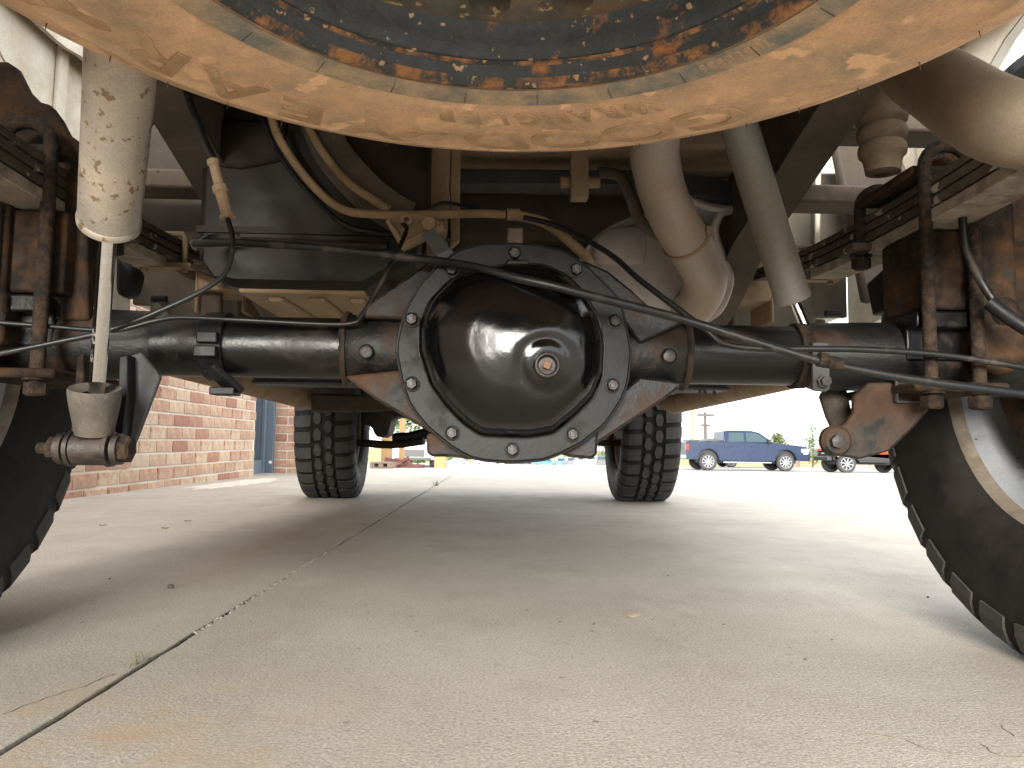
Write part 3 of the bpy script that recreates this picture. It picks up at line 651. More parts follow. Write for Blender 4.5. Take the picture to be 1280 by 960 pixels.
# --- right shock absorber (ahead of the axle)
a_, b_ = P(926, 165, 1.05), P(991, 374, 1.13); d = (b_-a_).normalized(); L_ = (b_-a_).length
mb = MB(); mb.lathe([(.01, -.06), (.0262, -.06), (.0262, L_-.01), (.0275, L_-.006), (.0275, L_), (.011, L_), (.010, L_-.004)], a_, d, 40)
shr = link('shock_absorber', mb, m_shock2, T, label='grey right shock absorber leaning ahead of the axle')
mb = MB(); c_ = P(1040, 492, 1.12); mb.tube([b_-d*.02, c_], .0075, 18); link('chrome_rod', mb, m_chrome, shr)
a2, b2 = P(1040, 490, 1.09), P(1053, 537, 1.07); d2 = (b2-a2).normalized(); L2 = (b2-a2).length
mb = MB(); mb.lathe([(.006, -.012), (.009, -.012), (.009, -.002), (.017, 0), (.0195, .004), (.018, L2*.6), (.014, L2), (.008, L2+.004)], a2, d2, 28); link('rubber_boot', mb, m_boot, shr)

# --- exhaust: muffler, over-axle pipe, clamp, tailpipe
mx = P(818, 335, 1.44); 
mb = MB(); W2, H2 = .147, .105
ovr = lambda s1, y, k_=1.0: [Vector((mx.x+W2*s1*cos(a)*(1 if True else 1), y, mx.z+H2*s1*sin(a)*k_-.14*0)) for a in [2*pi*k/48 for k in range(48)]]
rot = Matrix.Rotation(radians(-14), 3, 'Y')
def orot(R): return [Vector((mx.x, p.y, mx.z))+rot @ (p-Vector((mx.x, p.y, mx.z))) for p in R]
rs = [ovr(.05, 1.438), ovr(.5, 1.440), ovr(.80, 1.445), ovr(.88, 1.452), ovr(.92, 1.460), ovr(.965, 1.454), ovr(1.0, 1.452), ovr(1.01, 1.46), ovr(.985, 1.48), ovr(.97, 2.1), ovr(.6, 2.12)]
rings(mb, [orot(r) for r in rs], True, True); muf = link('muffler', mb, m_muf, T, smooth=50, label='silver oval muffler ahead of the axle on the right')
mb = MB(); # raised pressed pad on the muffler end
pad = [P(u, v, 1.618) for u, v in crom([(740, 310, 0), (748, 292, 0), (770, 284, 0), (796, 283, 0), (806, 292, 0), (806, 322, 0), (798, 332, 0), (765, 333, 0), (744, 330, 0), (740, 310, 0)], 4)] if False else None
pp_ = crom([(741, 312, 0), (748, 294, 0), (770, 285, 0), (796, 284, 0), (807, 293, 0), (807, 322, 0), (798, 331, 0), (765, 332, 0), (745, 328, 0)], 4)
pr = [P(p_.x, p_.y, 1.442) for p_ in pp_]; cc = sum(pr, Vector())/len(pr)
rings(mb, [pr, [cc+(p_-cc)*.95+Vector((0, -.006, 0)) for p_ in pr], [cc+(p_-cc)*.88+Vector((0, -.009, 0)) for p_ in pr]], False, True); link('pressed_pad', mb, m_muf, muf, smooth=60)
mb = MB(); seam = orot(ovr(1.015, 1.452)); mb.tube(seam+[seam[0]], .004, 8); link('muffler_seam', mb, m_muf, muf)
mb = MB(); pts = crom([PZ(1400, 150, .62), P(1270, 157, .66), P(1168, 103, .78), P(1085, 52, .90), P(960, 50, .98), P(860, 100, 1.02), P(820, 165, 1.06), P(824, 225, 1.14), P(843, 275, 1.17), P(869, 318, 1.22), P(882, 350, 1.27), P(872, 378, 1.36), P(862, 386, 1.45)], 8)
n = len(pts)
mb.tube(pts[int(n*.38):], .0365, 32); exh = link('exhaust_pipe', mb, m_exh, T, smooth=60, label='bent aluminised exhaust pipe entering the muffler')
mb = MB(); mb.tube(pts[:int(n*.40)], .0375, 32); link('tailpipe', mb, m_tailp, T, smooth=60, label='wide dusty tailpipe sweeping out to the right')
mb = MB(); c0, c1 = P(838, 309, 1.31), P(842, 318, 1.325); dd = (P(872, 322, 1.225)-P(843, 275, 1.17)).normalized()
qq = P(858, 300, 1.20); mb.lathe([(.0366, -.004), (.0405, -.003), (.0405, .003), (.0366, .004)], qq, dd, 36); mb.box(qq+Vector((.026, -.032, .006)), (.008, .012, .012)); link('pipe_clamp', mb, m_tanpart, exh)
mb = MB(); mb.tube(CP([(915, 262, 1.36), (900, 268, 1.36), (893, 290, 1.37), (902, 320, 1.39), (912, 350, 1.41), (900, 385, 1.42), (880, 400, 1.43)], 5), .0085, 12); mb.tube(CP([(850, 245, 1.34), (885, 258, 1.35), (915, 262, 1.36), (930, 262, 1.37)], 4), .0075, 12); link('exhaust_hanger', mb, m_muf, exh)

# --- fuel tank with straps
Yt = 1.15
lo, hi, lf, rg_ = P(250, 352, Yt).z, .93, P(248, 250, Yt).x, P(536, 250, Yt).x
mb = MB(); r = .05
prof = [(lf, hi), (lf, lo+r)]+[(lf+r-r*cos(a), lo+r-r*sin(a)) for a in (.4, .8, 1.2)]+[(lf+r, lo), (rg_-r*2, lo), (rg_-.02, lo+.04), (rg_, lo+.1), (rg_, hi)]
bk = [(lf+.02, hi), (lf+.02, lo+r)]+[(lf+.02+r-r*cos(a), lo+r-r*sin(a)) for a in (.4, .8, 1.2)]+[(lf+.02+r, lo), (rg_-r*2, lo), (rg_-.04, lo+.04), (rg_-.02, lo+.1), (rg_-.02, hi)]
vs = [Vector((x, Yt+.03*(1 if z < lo+.02 else 0), z)) for x, z in prof]; vs2 = [Vector((x, 2.35, z)) for x, z in bk]; n = len(vs)
mb.add(vs+vs2, [tuple(range(n)), tuple(range(2*n-1, n-1, -1))]+[(i, (i+1) % n, (i+1) % n+n, i+n) for i in range(n)])
tank = link('fuel_tank', mb, m_tank, T, smooth=45, bevel=.012, label='big black plastic fuel tank caked with dust on the left')
mb = MB(); mb.b(lf+.05, rg_-.10, Yt+.045, 1.75, lo-.006, lo+.003); link('tank_skid', mb, m_tankd, tank, bevel=.004)
for k in range(4):
    x0 = lf+.10+k*.065; mb = MB(); mb.bar((x0, Yt+.075, lo-.008), (x0+.02, 1.70, lo-.008), .026, .012); link('tank_rib', mb, m_tankd, tank, bevel=.005)
mb = MB(); mb.tube([(lf-.004, Yt-.004, P(250, 300, Yt).z), (rg_-.06, Yt-.004, P(400, 306, Yt).z)], .006, 8); mb.b(lf, rg_-.03, Yt-.004, Yt+.01, lo+.075, lo+.085); link('tank_seam', mb, m_tank, tank)
mb = MB(); mb.plate([(262, 170), (268, 148), (360, 150), (350, 200), (300, 210), (262, 205)], Yt-.008, .02); link('tank_shield', mb, m_tank, tank, bevel=.006)
# broad dusty tank strap and the two narrow hoses
def ribbon(px, w, th, m_, nm, par, n=6, upv=(0, -1, 0)):
    pts = CP(px, n); mb = MB(); vs = []
    for i, p in enumerate(pts):
        t = (pts[min(i+1, len(pts)-1)]-pts[max(0, i-1)]).normalized(); sx = t.cross(Vector(upv)).normalized(); nn = sx.cross(t)
        for a, b3 in ((-w/2, 0), (w/2, 0), (w/2, th), (-w/2, th)): vs.append(p+sx*a+nn*b3)
    k = len(pts); mb.add(vs, [(i*4+j, i*4+(j+1) % 4, i*4+4+(j+1) % 4, i*4+4+j) for i in range(k-1) for j in range(4)]+[(0, 1, 2, 3), (k*4-1, k*4-2, k*4-3, k*4-4)])
    return link(nm, mb, m_, par, smooth=50)
ribbon([(395, 140, 1.12), (415, 190, 1.12), (450, 232, 1.125), (480, 258, 1.13), (510, 275, 1.14)], .055, .004, m_frame, 'tank_strap', tank)
mb = MB(); mb.tube(CP([(338, 140, 1.09), (350, 175, 1.09), (385, 225, 1.09), (425, 260, 1.09), (470, 268, 1.09), (540, 268, 1.09), (600, 267, 1.10), (632, 268, 1.10)]), .0062, 10); hose = link('breather_hose', mb, m_hose, T, label='tan dusty breather hose sagging across above the axle')
mb = MB(); mb.tube(CP([(382, 150, 1.10), (400, 185, 1.10), (432, 225, 1.10), (470, 252, 1.10), (486, 262, 1.10)]), .0062, 10); link('fuel_hose', mb, m_hose, T)
mb = MB(); mb.tube(CP([(326, 145, 1.10), (350, 195, 1.10), (390, 245, 1.11), (430, 280, 1.11), (470, 290, 1.12), (500, 292, 1.13)]), .0035, 8); link('wiring', mb, m_cable, T)
mb = MB(); mb.tube(CP([(640, 268, 1.10), (680, 278, 1.09), (715, 305, 1.08), (735, 325, 1.07), (742, 350, 1.04)]), [.0075]*25, 10); link('breather_hose', mb, m_hose, T, label='short curved vent hose right of the cover')
mb = MB(); mb.cyl(P(634, 268, 1.10), P(650, 268, 1.10), .0085, 12); link('hose_coupling', mb, m_tanpart, hose)

# --- vertical brown hanger posts and the triangular brake-line bracket
mb = MB(); mb.plate([(536, 150), (564, 150), (560, 258), (558, 320), (532, 320), (533, 250)], 1.20, .03); mb.plate([(563, 150), (576, 150), (574, 300), (562, 310), (562, 230)], 1.215, .02); link('hanger_post', mb, m_tanpart, T, bevel=.003)
mb = MB(); mb.plate([(481, 275), (486, 274), (505, 300), (553, 279), (557, 287), (503, 313)], 1.06, .012); mb.plate([(482, 274), (520, 266), (556, 278), (504, 304)], 1.072, .004); lb = link('line_bracket', mb, m_tanpart, T, bevel=.0015)
mb = MB(); p = P(507, 279, 1.064); mb.lathe([(.004, 0), (.008, 0), (.009, .005), (.0085, .01), (.004, .011)], p, (.2, -1, .2), 16); mb.lathe([(.004, 0), (.011, 0), (.010, .006), (.0005, .007)], P(536, 280, 1.06), (.1, -1, -.2), 6); link('bracket_bolt', mb, m_tanpart, lb)
mb = MB(); mb.plate([(527, 293), (541, 284), (556, 300), (563, 312), (553, 318), (545, 321)], 1.02, .006); link('bracket_tab', mb, m_grey, lb, bevel=.001); mb = MB(); mb.plate([(545, 318), (563, 310), (578, 330), (576, 343), (560, 346)], .962, .006); link('bracket_tab', mb, m_grey, lb, bevel=.001)
mb = MB(); mb.plate([(634, 284), (654, 284), (654, 322), (634, 322)], .955, .02); link('cover_line_bracket', mb, m_frame, axle, bevel=.002)
mb = MB(); mb.b(P(632, 330, .93).x, P(660, 330, .93).x, .905, .935, P(640, 347, .92).z, P(640, 328, .92).z); mb.cyl(P(628, 347, .91), P(662, 352, .91), .010, 12); link('cable_clip', mb, m_plast, axle, bevel=.002)

# --- cables and brake lines
def line(px, r, m_, nm, lab=None, n=6): mb = MB(); mb.tube(CP(px, n), r, 10); return link(nm, mb, m_, T, label=lab)
line([(243, 305, 1.02), (300, 304, 1.0), (400, 310, .97), (520, 323, .935), (560, 328, .915), (600, 335, .885), (640, 346, .866), (690, 357, .857), (740, 370, .860), (800, 385, .870), (860, 401, .88), (960, 432, .875), (1040, 455, .87), (1140, 474, .865), (1290, 494, .86)], .0053, m_cable, 'brake_cable', 'thick black brake cable crossing in front of the axle')
line([(243, 304, 1.03), (246, 308, 1.07), (262, 298, 1.10), (300, 296, 1.12)], .0055, m_cable, 'brake_cable')
line([(655, 272, 1.09), (700, 284, 1.07), (760, 316, 1.03), (800, 350, .99), (850, 388, .96), (885, 415, .945), (905, 430, .94), (950, 436, .935), (1000, 436, .93), (1080, 437, .925), (1180, 444, .92), (1290, 461, .91)], .0040, m_cable, 'brake_line', 'thin black brake line curving over the right axle tube')
line([(504, 280, 1.05), (508, 288, 1.04), (495, 318, 1.0), (472, 362, .985), (452, 395, .975), (440, 404, .972), (400, 405, .972), (300, 400, .97), (225, 397, .965), (190, 402, .96), (140, 413, .955), (60, 408, .95), (-20, 402, .94)], .0031, m_cable, 'brake_line', 'thin black brake line bent down onto the left axle tube')
line([(228, 100, 1.0), (240, 135, .98), (258, 180, .95), (268, 200, .93)], .0045, m_cable, 'sensor_wire')
sw = line([(284, 272, .93), (291, 300, .92), (285, 335, .91), (262, 358, .90), (215, 382, .89), (140, 412, .88), (60, 430, .87), (-20, 446, .86)], .0031, m_cable, 'sensor_wire', 'black sensor wire looping down to the left wheel')
a_, b_ = P(266, 200, .93), P(285, 273, .93)
d = (b_-a_); L_ = d.length; d.normalize(); mb = MB(); mb.lathe([(.002, 0), (.0075, 0), (.0075, .006), (.006, .008), (.0065, L_*.42), (.0095, L_*.45), (.0095, L_*.55), (.0075, L_*.58), (.007, L_*.93), (.0095, L_*.94), (.0095, L_), (.002, L_)], a_, d, 10); link('wire_connector', mb, m_tanpart, sw, smooth=30)
line([(536, 262, 1.16), (552, 254, 1.15), (575, 256, 1.14), (600, 262, 1.12)], .0030, m_cable, 'brake_line')
line([(1205, 200, .93), (1203, 260, .92), (1207, 310, .92), (1225, 350, .91), (1250, 385, .90), (1285, 410, .88)], .0050, m_cable, 'brake_hose', 'black rubber brake hose hanging down at the right spring')
line([(1236, 378, .90), (1260, 396, .89), (1285, 412, .88)], .0085, m_plast, 'hose_sleeve')
mb = MB(); mb.lathe([(.004, -.005), (.0085, -.005), (.0085, .005), (.004, .005)], P(1028, 450, .87), (1, 0, -.2), 14); mb.tube([P(1034, 452, .868), P(1052, 456, .868)], .0075, 12); link('cable_clip', mb, m_ubolt, axle)

# --- frame rails, crossmembers, bump stops
for s_ in (-1, 1):
    path = [(-.08, .80), (.35, .80), (.75, .79), (1.0, .75), (1.25, .685), (1.36, .655), (1.58, .56), (1.9, .53), (2.6, .53), (5.0, .53)]
    pp2 = crom([(0, a, b) for a, b in path], 5); mb = MB(); vs = []; x0, x1 = TX+s_*.425, TX+s_*.475
    for p in pp2:
        for dx, dz in ((x0, 0), (x1, 0), (x1, .15), (x0, .15)): vs.append(Vector((dx, p.y, p.z+dz)))
    k = len(pp2); mb.add(vs, [(i*4+j, i*4+(j+1) % 4, i*4+4+(j+1) % 4, i*4+4+j) for i in range(k-1) for j in range(4)]+[(0, 1, 2, 3), (k*4-1, k*4-2, k*4-3, k*4-4)])
    rail = link('frame_rail', mb, m_frame, T, smooth=30, bevel=.006)
    # rolled lower flange of the rail
    mb = MB(); vs = []
    for p in pp2:
        for dx, dz in ((x0-s_*.004, -.003), (x1+s_*.012, -.003), (x1+s_*.012, .004), (x0-s_*.004, .004)): vs.append(Vector((dx, p.y, p.z+dz)))
    mb.add(vs, [(i*4+j, i*4+(j+1) % 4, i*4+4+(j+1) % 4, i*4+4+j) for i in range(k-1) for j in range(4)]); link('rail_flange', mb, m_frame, rail, smooth=30)
    # spring hanger
    x = s_*.593; mb = MB(); mb.box((x, 1.76, .70), (.10, .12, .14)); mb.b(x-.056, x-.048, 1.70, 1.84, .58, .78); mb.b(x+.048, x+.056, 1.70, 1.84, .58, .78); link('spring_hanger', mb, m_tanpart, rail, bevel=.008)
# bump stops
def bump(c, par, lab):
    mb = MB(); prof = [(.004, .085), (.036, .085)]
    for k in range(3):
        z = .060-k*.026; R = .038-k*.0015
        prof += [(R-.006, z+.012), (R-.001, z+.007), (R, z), (R-.001, z-.007), (R-.006, z-.012)]
    prof += [(.027, -.012), (.025, -.026), (.012, -.029), (.011, -.026), (.0005, -.026)]
    mb.lathe(prof, c, (0, 0, 1), 36); o = link('bump_stop', mb, m_rubber, par, smooth=50, label=lab)
    mb = MB(); mb.b(c[0]-.045, c[0]+.045, c[1]-.04, c[1]+.04, c[2]+.086, c[2]+.10); link('bump_stop_cup', mb, m_tanpart, o, bevel=.006)
c_ = P(1103, 195, 1.12); bump(c_, T, 'three-ringed rubber bump stop above the right spring')
c2 = P(161, 150, 1.12); bump(c2, T, 'three-ringed rubber bump stop above the left spring')
# crossmembers
mb = MB(); mb.plate([(420, 150), (1000, 150), (1000, 188), (420, 180)], 1.32, .12); link('crossmember', mb, m_tanpart, T, bevel=.01)
mb = MB(); mb.plate([(574, 212), (800, 212), (900, 222), (928, 235), (925, 262), (900, 250), (800, 232), (574, 230)], 1.36, .05); cm = link('crossmember', mb, m_grey, T, bevel=.003)
mb = MB(); mb.plate([(714, 170), (736, 170), (736, 247), (714, 247)], 1.22, .025); mb.cyl(P(700, 228, 1.24), P(750, 228, 1.24), .010, 14); link('hanger_bracket', mb, m_tanpart, cm, bevel=.002)
mb = MB(); mb.tube(CP([(748, 216, 1.24), (775, 220, 1.24), (788, 245, 1.24), (800, 275, 1.26), (830, 300, 1.3)], 4), .0095, 10); link('hanger_rod', mb, m_frame, cm)
mb = MB(); mb.tube(CP([(560, 150, 1.3), (568, 200, 1.3), (566, 250, 1.28), (560, 300, 1.2)], 4), .004, 8); link('wiring', mb, m_cable, T)
# heat shield / floor stampings above the diff, far crossmembers and gearbox mount
mb = MB(); mb.plate([(565, 235), (835, 235), (820, 305), (700, 300), (570, 300)], 1.9, .25); link('heat_shield', mb, m_floor, T, bevel=.02)
mb = MB(); mb.b(-.70, .74, 2.32, 2.42, P(620, 480, 2.32).z, .55); mb.b(-.70, .74, 2.30, 2.44, P(620, 482, 2.32).z-.006, P(620, 480, 2.32).z); link('crossmember', mb, m_grey, T, bevel=.006)
mb = MB()
for u, v in ((875, 490), (881, 490), (893, 491)): mb.cyl(P(u, v, 2.298), P(u, v, 2.31), .006, 10)
link('drain_hole', mb, m_plast, T)
mb = MB(); mb.tube([(.05, 1.2, .44), (.03, 2.6, .56)], .045, 24); link('driveshaft', mb, m_framed, T)
mb = MB(); mb.box((.02, 3.0, .62), (.34, .9, .22)); mb.box((.02, 3.7, .62), (.44, .7, .28)); link('gearbox', mb, m_framed, T, bevel=.05)
# pale inner-body bits seen right of the shock and left behind the tube
mb = MB(); mb.b(.62, .86, 1.95, 2.0, .50, .95); mb.b(.60, .64, 1.9, 2.6, .55, .95); link('cab_corner', mb, m_cabin, T, bevel=.02)
mb = MB(); mb.b(-.86, -.62, 1.95, 2.0, .56, .95); mb.b(-.64, -.60, 1.9, 2.6, .56, .95); link('cab_corner', mb, m_cabin, T, bevel=.02)
mb = MB(); mb.tube(CP([(1023, 215, 1.7), (1022, 260, 1.7), (1022, 330, 1.7)], 3), .006, 10); mb.tube(CP([(1024, 238, 1.7), (1040, 240, 1.7), (1052, 236, 1.7), (1055, 222, 1.7)], 4), .005, 10); link('vent_pipe', mb, m_whitein, T)
for b_ in ((.48, .93, 1.52, 1.60, .80, .84), (.48, .93, 1.30, 1.38, .86, .90), (-.93, -.48, 1.52, 1.60, .80, .84)): mb = MB(); mb.b(*b_); link('bed_brace', mb, m_frame, T, bevel=.006)
# black wheel-well liner corners just ahead of the springs
mb = MB(); mb.prism([PX(u, v, .70) for u, v in ((1082, 355), (1090, 395), (1125, 385), (1160, 360), (1165, 320), (1110, 330))], (.02, 0, 0)); link('liner_flap', mb, m_plast, T, bevel=.004)
mb = MB(); mb.plate([(142, 312), (165, 330), (172, 340), (165, 362), (158, 372), (142, 368)], 1.55, .05); link('liner_flap', mb, m_plast, T, bevel=.02)
for u, v, Y in ((200, 374, 1.7), (1042, 392, 1.7)):
    mb = MB(); mb.cyl(P(u-10, v, Y), P(u+8, v, Y), .008, 10); link('rubber_plug', mb, m_plast, T)
mb = MB(); mb.plate([(1034, 135), (1120, 135), (1124, 190), (1134, 235), (1150, 300), (1165, 372), (1082, 378)], 1.62, .03); link('wheelhouse_liner', mb, m_framed, T, bevel=.01)
mb = MB(); mb.tube(CP([(1119, 190, 1.6), (1133, 225, 1.6), (1146, 270, 1.6), (1156, 320, 1.6)], 4), .006, 8); link('liner_lip', mb, m_cabin, T)
mb = MB(); mb.plate([(165, 150), (275, 150), (275, 350), (215, 325), (150, 272), (150, 200)], 1.66, .03); link('wheelhouse_liner', mb, m_framed, T, bevel=.01)
mb = MB(); mb.plate([(150, 270), (275, 350), (275, 398), (214, 398), (186, 368), (160, 330)], 1.72, .03); link('floor_gusset', mb, m_frame, T, bevel=.01)
mb = MB(); mb.plate([(1018, 215), (1062, 215), (1058, 330), (1018, 345)], 1.74, .03); link('cab_back_panel', mb, m_cabin, T, bevel=.008)
# running boards / rocker undersides
for s_ in (-1, 1):
    mb = MB(); mb.tube([(TX+s_*.84, 1.98, .53), (TX+s_*.84, 2.05, .51), (TX+s_*.845, 3.5, .50), (TX+s_*.83, 3.58, .52)], .045, 18); link('rocker_tube', mb, m_tanpart, T)
    mb = MB(); mb.b(TX+s_*.50, TX+s_*.84, 2.34, 2.40, .50, .53); link('step_bracket', mb, m_grey, T, bevel=.005)

# --- body: bed floor with ribs, bed sides, cab
mb = MB(); mb.b(-.60, .64, -.10, 1.92, .93, .95); link('bed_floor', mb, m_floor, T)
for k in range(6):
    mb = MB(); y = -.06+k*.36; mb.b(-.60, .64, y, y+.07, .90, .9295); link('bed_rib', mb, m_floor, T, bevel=.005)
for s_ in (-1, 1):
    xx0 = TX+s_*.93
    # outer skin with wheel-arch cut
    poly = [(-.12, .74), (.42, .74)]+[(AY-.60*cos(a), .62+.50*sin(a)) for a in [radians(15+15*k) for k in range(11)]]+[(1.62, .62), (1.96, .60), (1.96, 1.35), (-.12, 1.35)]
    mb = MB(); mb.prism([(xx0, y, z) for y, z in poly], (s_*.02, 0, 0)); sd_ = link('bed_side', mb, m_white, T, smooth=30)
    mb = MB(); mb.prism([(xx0-s_*.003, y, z) for y, z in poly], (-s_*.002, 0, 0)); link('bed_lining', mb, m_whitein, sd_, smooth=30)
    for yr, wr_ in ((1.30, .02), (1.49, .012), (1.585, .034), (1.75, .014), (1.86, .02)):
        mb = MB(); mb.b(xx0-s_*.0055, xx0-s_*.017, yr-wr_/2, yr+wr_/2, 1.13 if yr < 1.5 else .86, 1.34); link('bed_side_rib', mb, m_whitein, sd_, bevel=.004)
    # inner corrugated bed wall set in from the skin
    mb = MB(); n = 60; vs = []
    for i in range(n+1):
        y = .0+1.9*i/n; dx = .0 if (i % 10) in (0, 1) else (-.012 if (i % 10) in (2, 9) else -.016)
        vs += [Vector((xx0-s_*(.05+dx), y, 1.16 if False else 1.10)), Vector((xx0-s_*(.05+dx), y, 1.36)), Vector((xx0-s_*(.04+dx), y, 1.10)), Vector((xx0-s_*(.04+dx), y, 1.36))]
    mb.add(vs, [(i*4, i*4+4, i*4+5, i*4+1) for i in range(n)]+[(i*4+2, i*4+3, i*4+7, i*4+6) for i in range(n)]+[(i*4, i*4+2, i*4+6, i*4+4) for i in range(n)]); link('bed_wall', mb, m_whitein, T, smooth=40)
mb = MB(); mb.b(-.92, .96, -.14, -.11, .85, 1.35); link('tailgate', mb, m_white, T, bevel=.004)
mb = MB(); mb.b(-.86, .90, 2.0, 3.75, .60, .64); link('cab_floor', mb, m_floor, T)
mb = MB(); mb.b(-.92, .955, 1.98, 3.8, .64, 1.25); cab = link('cab', mb, m_white, T, bevel=.03)
mb = MB(); mb.b(-.90, .94, 1.955, 1.975, .64, 1.0); link('cab_rear_shade_panel', mb, m_cabin, cab, bevel=.004)  # dark panel added over the white cab back, dimming it by colour
mb = MB(); ca = [(2.0, 1.25), (3.9, 1.25), (3.3, 1.85), (2.1, 1.87)]; mb.prism([(-.82, y, z) for y, z in ca], (1.68, 0, 0)); link('greenhouse', mb, m_glass, cab, bevel=.03)
mb = MB(); mb.b(-.80, .84, 2.15, 3.35, 1.86, 1.90); link('roof', mb, m_white, cab, bevel=.02)
mb = MB(); mb.b(-.90, .935, 3.8, 5.25, .90, 1.22); mb.b(-.55, .59, 3.8, 5.25, .62, .90); link('hood', mb, m_framed, T, bevel=.03)

# --- wheels
RT = .44
def tread_mesh():
    mb = MB(); NP = 32; st = 2*pi/NP
    def pt(x, r, a): return Vector((x, r*cos(a), r*sin(a)))
    for k in range(NP):
        a = k*st
        for s_ in (-1, 1):
            off = st*.5 if s_ > 0 else 0; aa = a+off; ha = st*.35
            sec = [(.060, .424), (.062, .440), (.100, .439), (.128, .434), (.146, .419), (.155, .398), (.157, .380), (.148, .378)]
            n_ = len(sec); vs = []
            for kk, da in enumerate((-ha, ha)):
                for j, (x, r) in enumerate(sec):
                    sk = .010*(1-x/.15)*s_; vs.append(pt(s_*x, r, aa+da+sk*2+(.004 if k % 2 else 0)*(j > 3)))
            mb.add(vs, [tuple(range(n_)), tuple(range(2*n_-1, n_-1, -1))]+[(i, (i+1) % n_, (i+1) % n_+n_, i+n_) for i in range(n_)])
        for s_, off in ((-1, .25), (1, .75)):      # two staggered rows of hexagons
            aa = a+st*off; cx = s_*.0285; hw = .0225; ha = st*.40
            hexp = [(-hw*.55, -ha), (hw*.5, -ha), (hw, -ha*.2), (hw*.75, ha*.85), (-hw*.4, ha), (-hw, ha*.2)]
            if s_ > 0: hexp = [(-x, -y) for x, y in hexp]
            vs = [pt(cx+x, .424, aa+y) for x, y in hexp]+[pt(cx+x*.93, .4405, aa+y*.93) for x, y in hexp]
            mb.add(vs, [tuple(range(5, -1, -1)), tuple(range(6, 12))]+[(i, (i+1) % 6, (i+1) % 6+6, i+6) for i in range(6)])
    return mb
def carcass():
    mb = MB(); h = [(.100, .257), (.118, .255), (.136, .270), (.149, .300), (.156, .332), (.156, .362), (.152, .395), (.145, .413), (.128, .428), (.100, .431), (.062, .428), (.055, .423)]
    prof = h+[(0, .423)]+[(-x, r) for x, r in reversed(h)]
    mb.lathe([(r, x) for x, r in prof], (0, 0, 0), (1, 0, 0), 72); return mb
def rimm():
    mb = MB(); mb.lathe([(.262, .104), (.266, .114), (.263, .118), (.256, .116), (.247, .104), (.242, .090), (.234, .080), (.228, .060), (.223, .02), (.219, -.04), (.185, -.055), (.11, -.05), (.06, -.06), (.001, -.06)][::1], (0, 0, 0), (-1, 0, 0), 72)
    mb.lathe([(.267, .100), (.264, .06), (.234, .05), (.234, -.08), (.264, -.09), (.264, -.116), (.256, -.118), (.243, -.10), (.228, -.07), (.228, -.05)], (0, 0, 0), (-1, 0, 0), 72)
    return mb
tm = None
def squash(mb):
    for p in mb.v: 
        pass
    return mb
wheels = {}
def wheel(c, s_, lab, spin, first):
    """inner side faces the truck's middle; +X of the mesh is the outer side"""
    if first is None:
        mb = rimm(); rim = link('wheel', mb, m_rimsil, T, smooth=40, origin=(0, 0, 0)); 
        ty = link('tire', carcass(), m_side, rim, smooth=60, origin=(0, 0, 0)); tr = link('tread', tread_mesh(), m_tread, rim, smooth=0, bevel=0, origin=(0, 0, 0))
        mb = MB(); mb.lathe([(.2660, .110), (.2678, .1135), (.2645, .1200), (.2555, .1180), (.2452, .1050), (.2445, .1000)], (0, 0, 0), (-1, 0, 0), 72); ed = link('rim_edge', mb, m_rimedge, rim, origin=(0, 0, 0))
        rot_ = [rim]; ch = [ty, tr, ed]
        for o in (ty, tr, ed): o.location = (0, 0, 0)
    else:
        src = first; rim = src.copy(); COL.objects.link(rim)
        for o in src.children:
            q = o.copy(); COL.objects.link(q); q.parent = rim
    rim.parent = T; rim.location = Vector(c)-WL[T.name]; WL[rim.name] = Vector(c)
    rim.rotation_euler = (spin, 0, 0) if s_ > 0 else (spin, 0, pi)
    rim['label'] = lab
    return rim
w0 = wheel((.895, AY-.01, .432), 1, 'right rear wheel, only its dark inner sidewall and silver rim showing', .06, None)
wheel((-.872, AY-.01, .432), -1, 'left rear wheel, only its dark inner sidewall showing', .0, w0)
wf = wheel((.888, 4.42, .432), 1, 'right front wheel with chunky mud tread in full view', .02, w0)
wl_ = wheel((-.862, 4.44, .432), -1, 'left front wheel with chunky mud tread beside the brick pier', .05, w0)
wf.rotation_euler = (.02, 0, radians(-1.5)); wl_.rotation_euler = (.05, 0, pi+radians(2.5))
# --- front suspension
mb = MB(); mb.tube(CP([(448, 553, 4.3), (490, 556, 4.25), (530, 551, 4.2)], 3), .022, 10); link('tie_rod', mb, m_castr, T)
mb = MB(); mb.tube(CP([(745, 553, 4.2), (765, 554, 4.25), (786, 553, 4.3)], 3), .018, 10); link('tie_rod', mb, m_castr, T)
mb = MB(); mb.plate([(446, 545), (458, 520), (470, 512), (486, 522), (489, 540), (505, 541), (520, 534), (545, 524), (566, 532), (560, 545), (520, 552), (490, 557), (462, 558), (448, 556)][0:0] or [(489, 541), (510, 540), (542, 532), (560, 534), (566, 545), (530, 549), (505, 556), (490, 555)], 4.3, .12); link('control_arm', mb, m_plast, T, bevel=.02)
mb = MB(); mb.plate([(450, 500), (560, 505), (556, 530), (530, 524), (490, 520), (484, 545), (470, 548), (462, 530), (450, 532)], 4.35, .3); link('front_knuckle', mb, m_framed, T, bevel=.03)
mb = MB(); mb.plate([(745, 520), (792, 515), (792, 545), (782, 550), (775, 535), (770, 540), (757, 532), (745, 545)], 4.35, .3); link('front_knuckle', mb, m_framed, T, bevel=.03)
mb = MB(); mb.b(-.62, .66, 4.1, 4.3, .52, .75); mb.b(-.75, .80, 4.2, 4.6, .62, .80); link('front_crossmember', mb, m_framed, T, bevel=.04)
for b_ in ((-.98, -.60), (.62, 1.0)): mb = MB(); mb.b(*b_, 3.55, 3.62, .50, .60); link('fender_liner', mb, m_grey, T, bevel=.01)
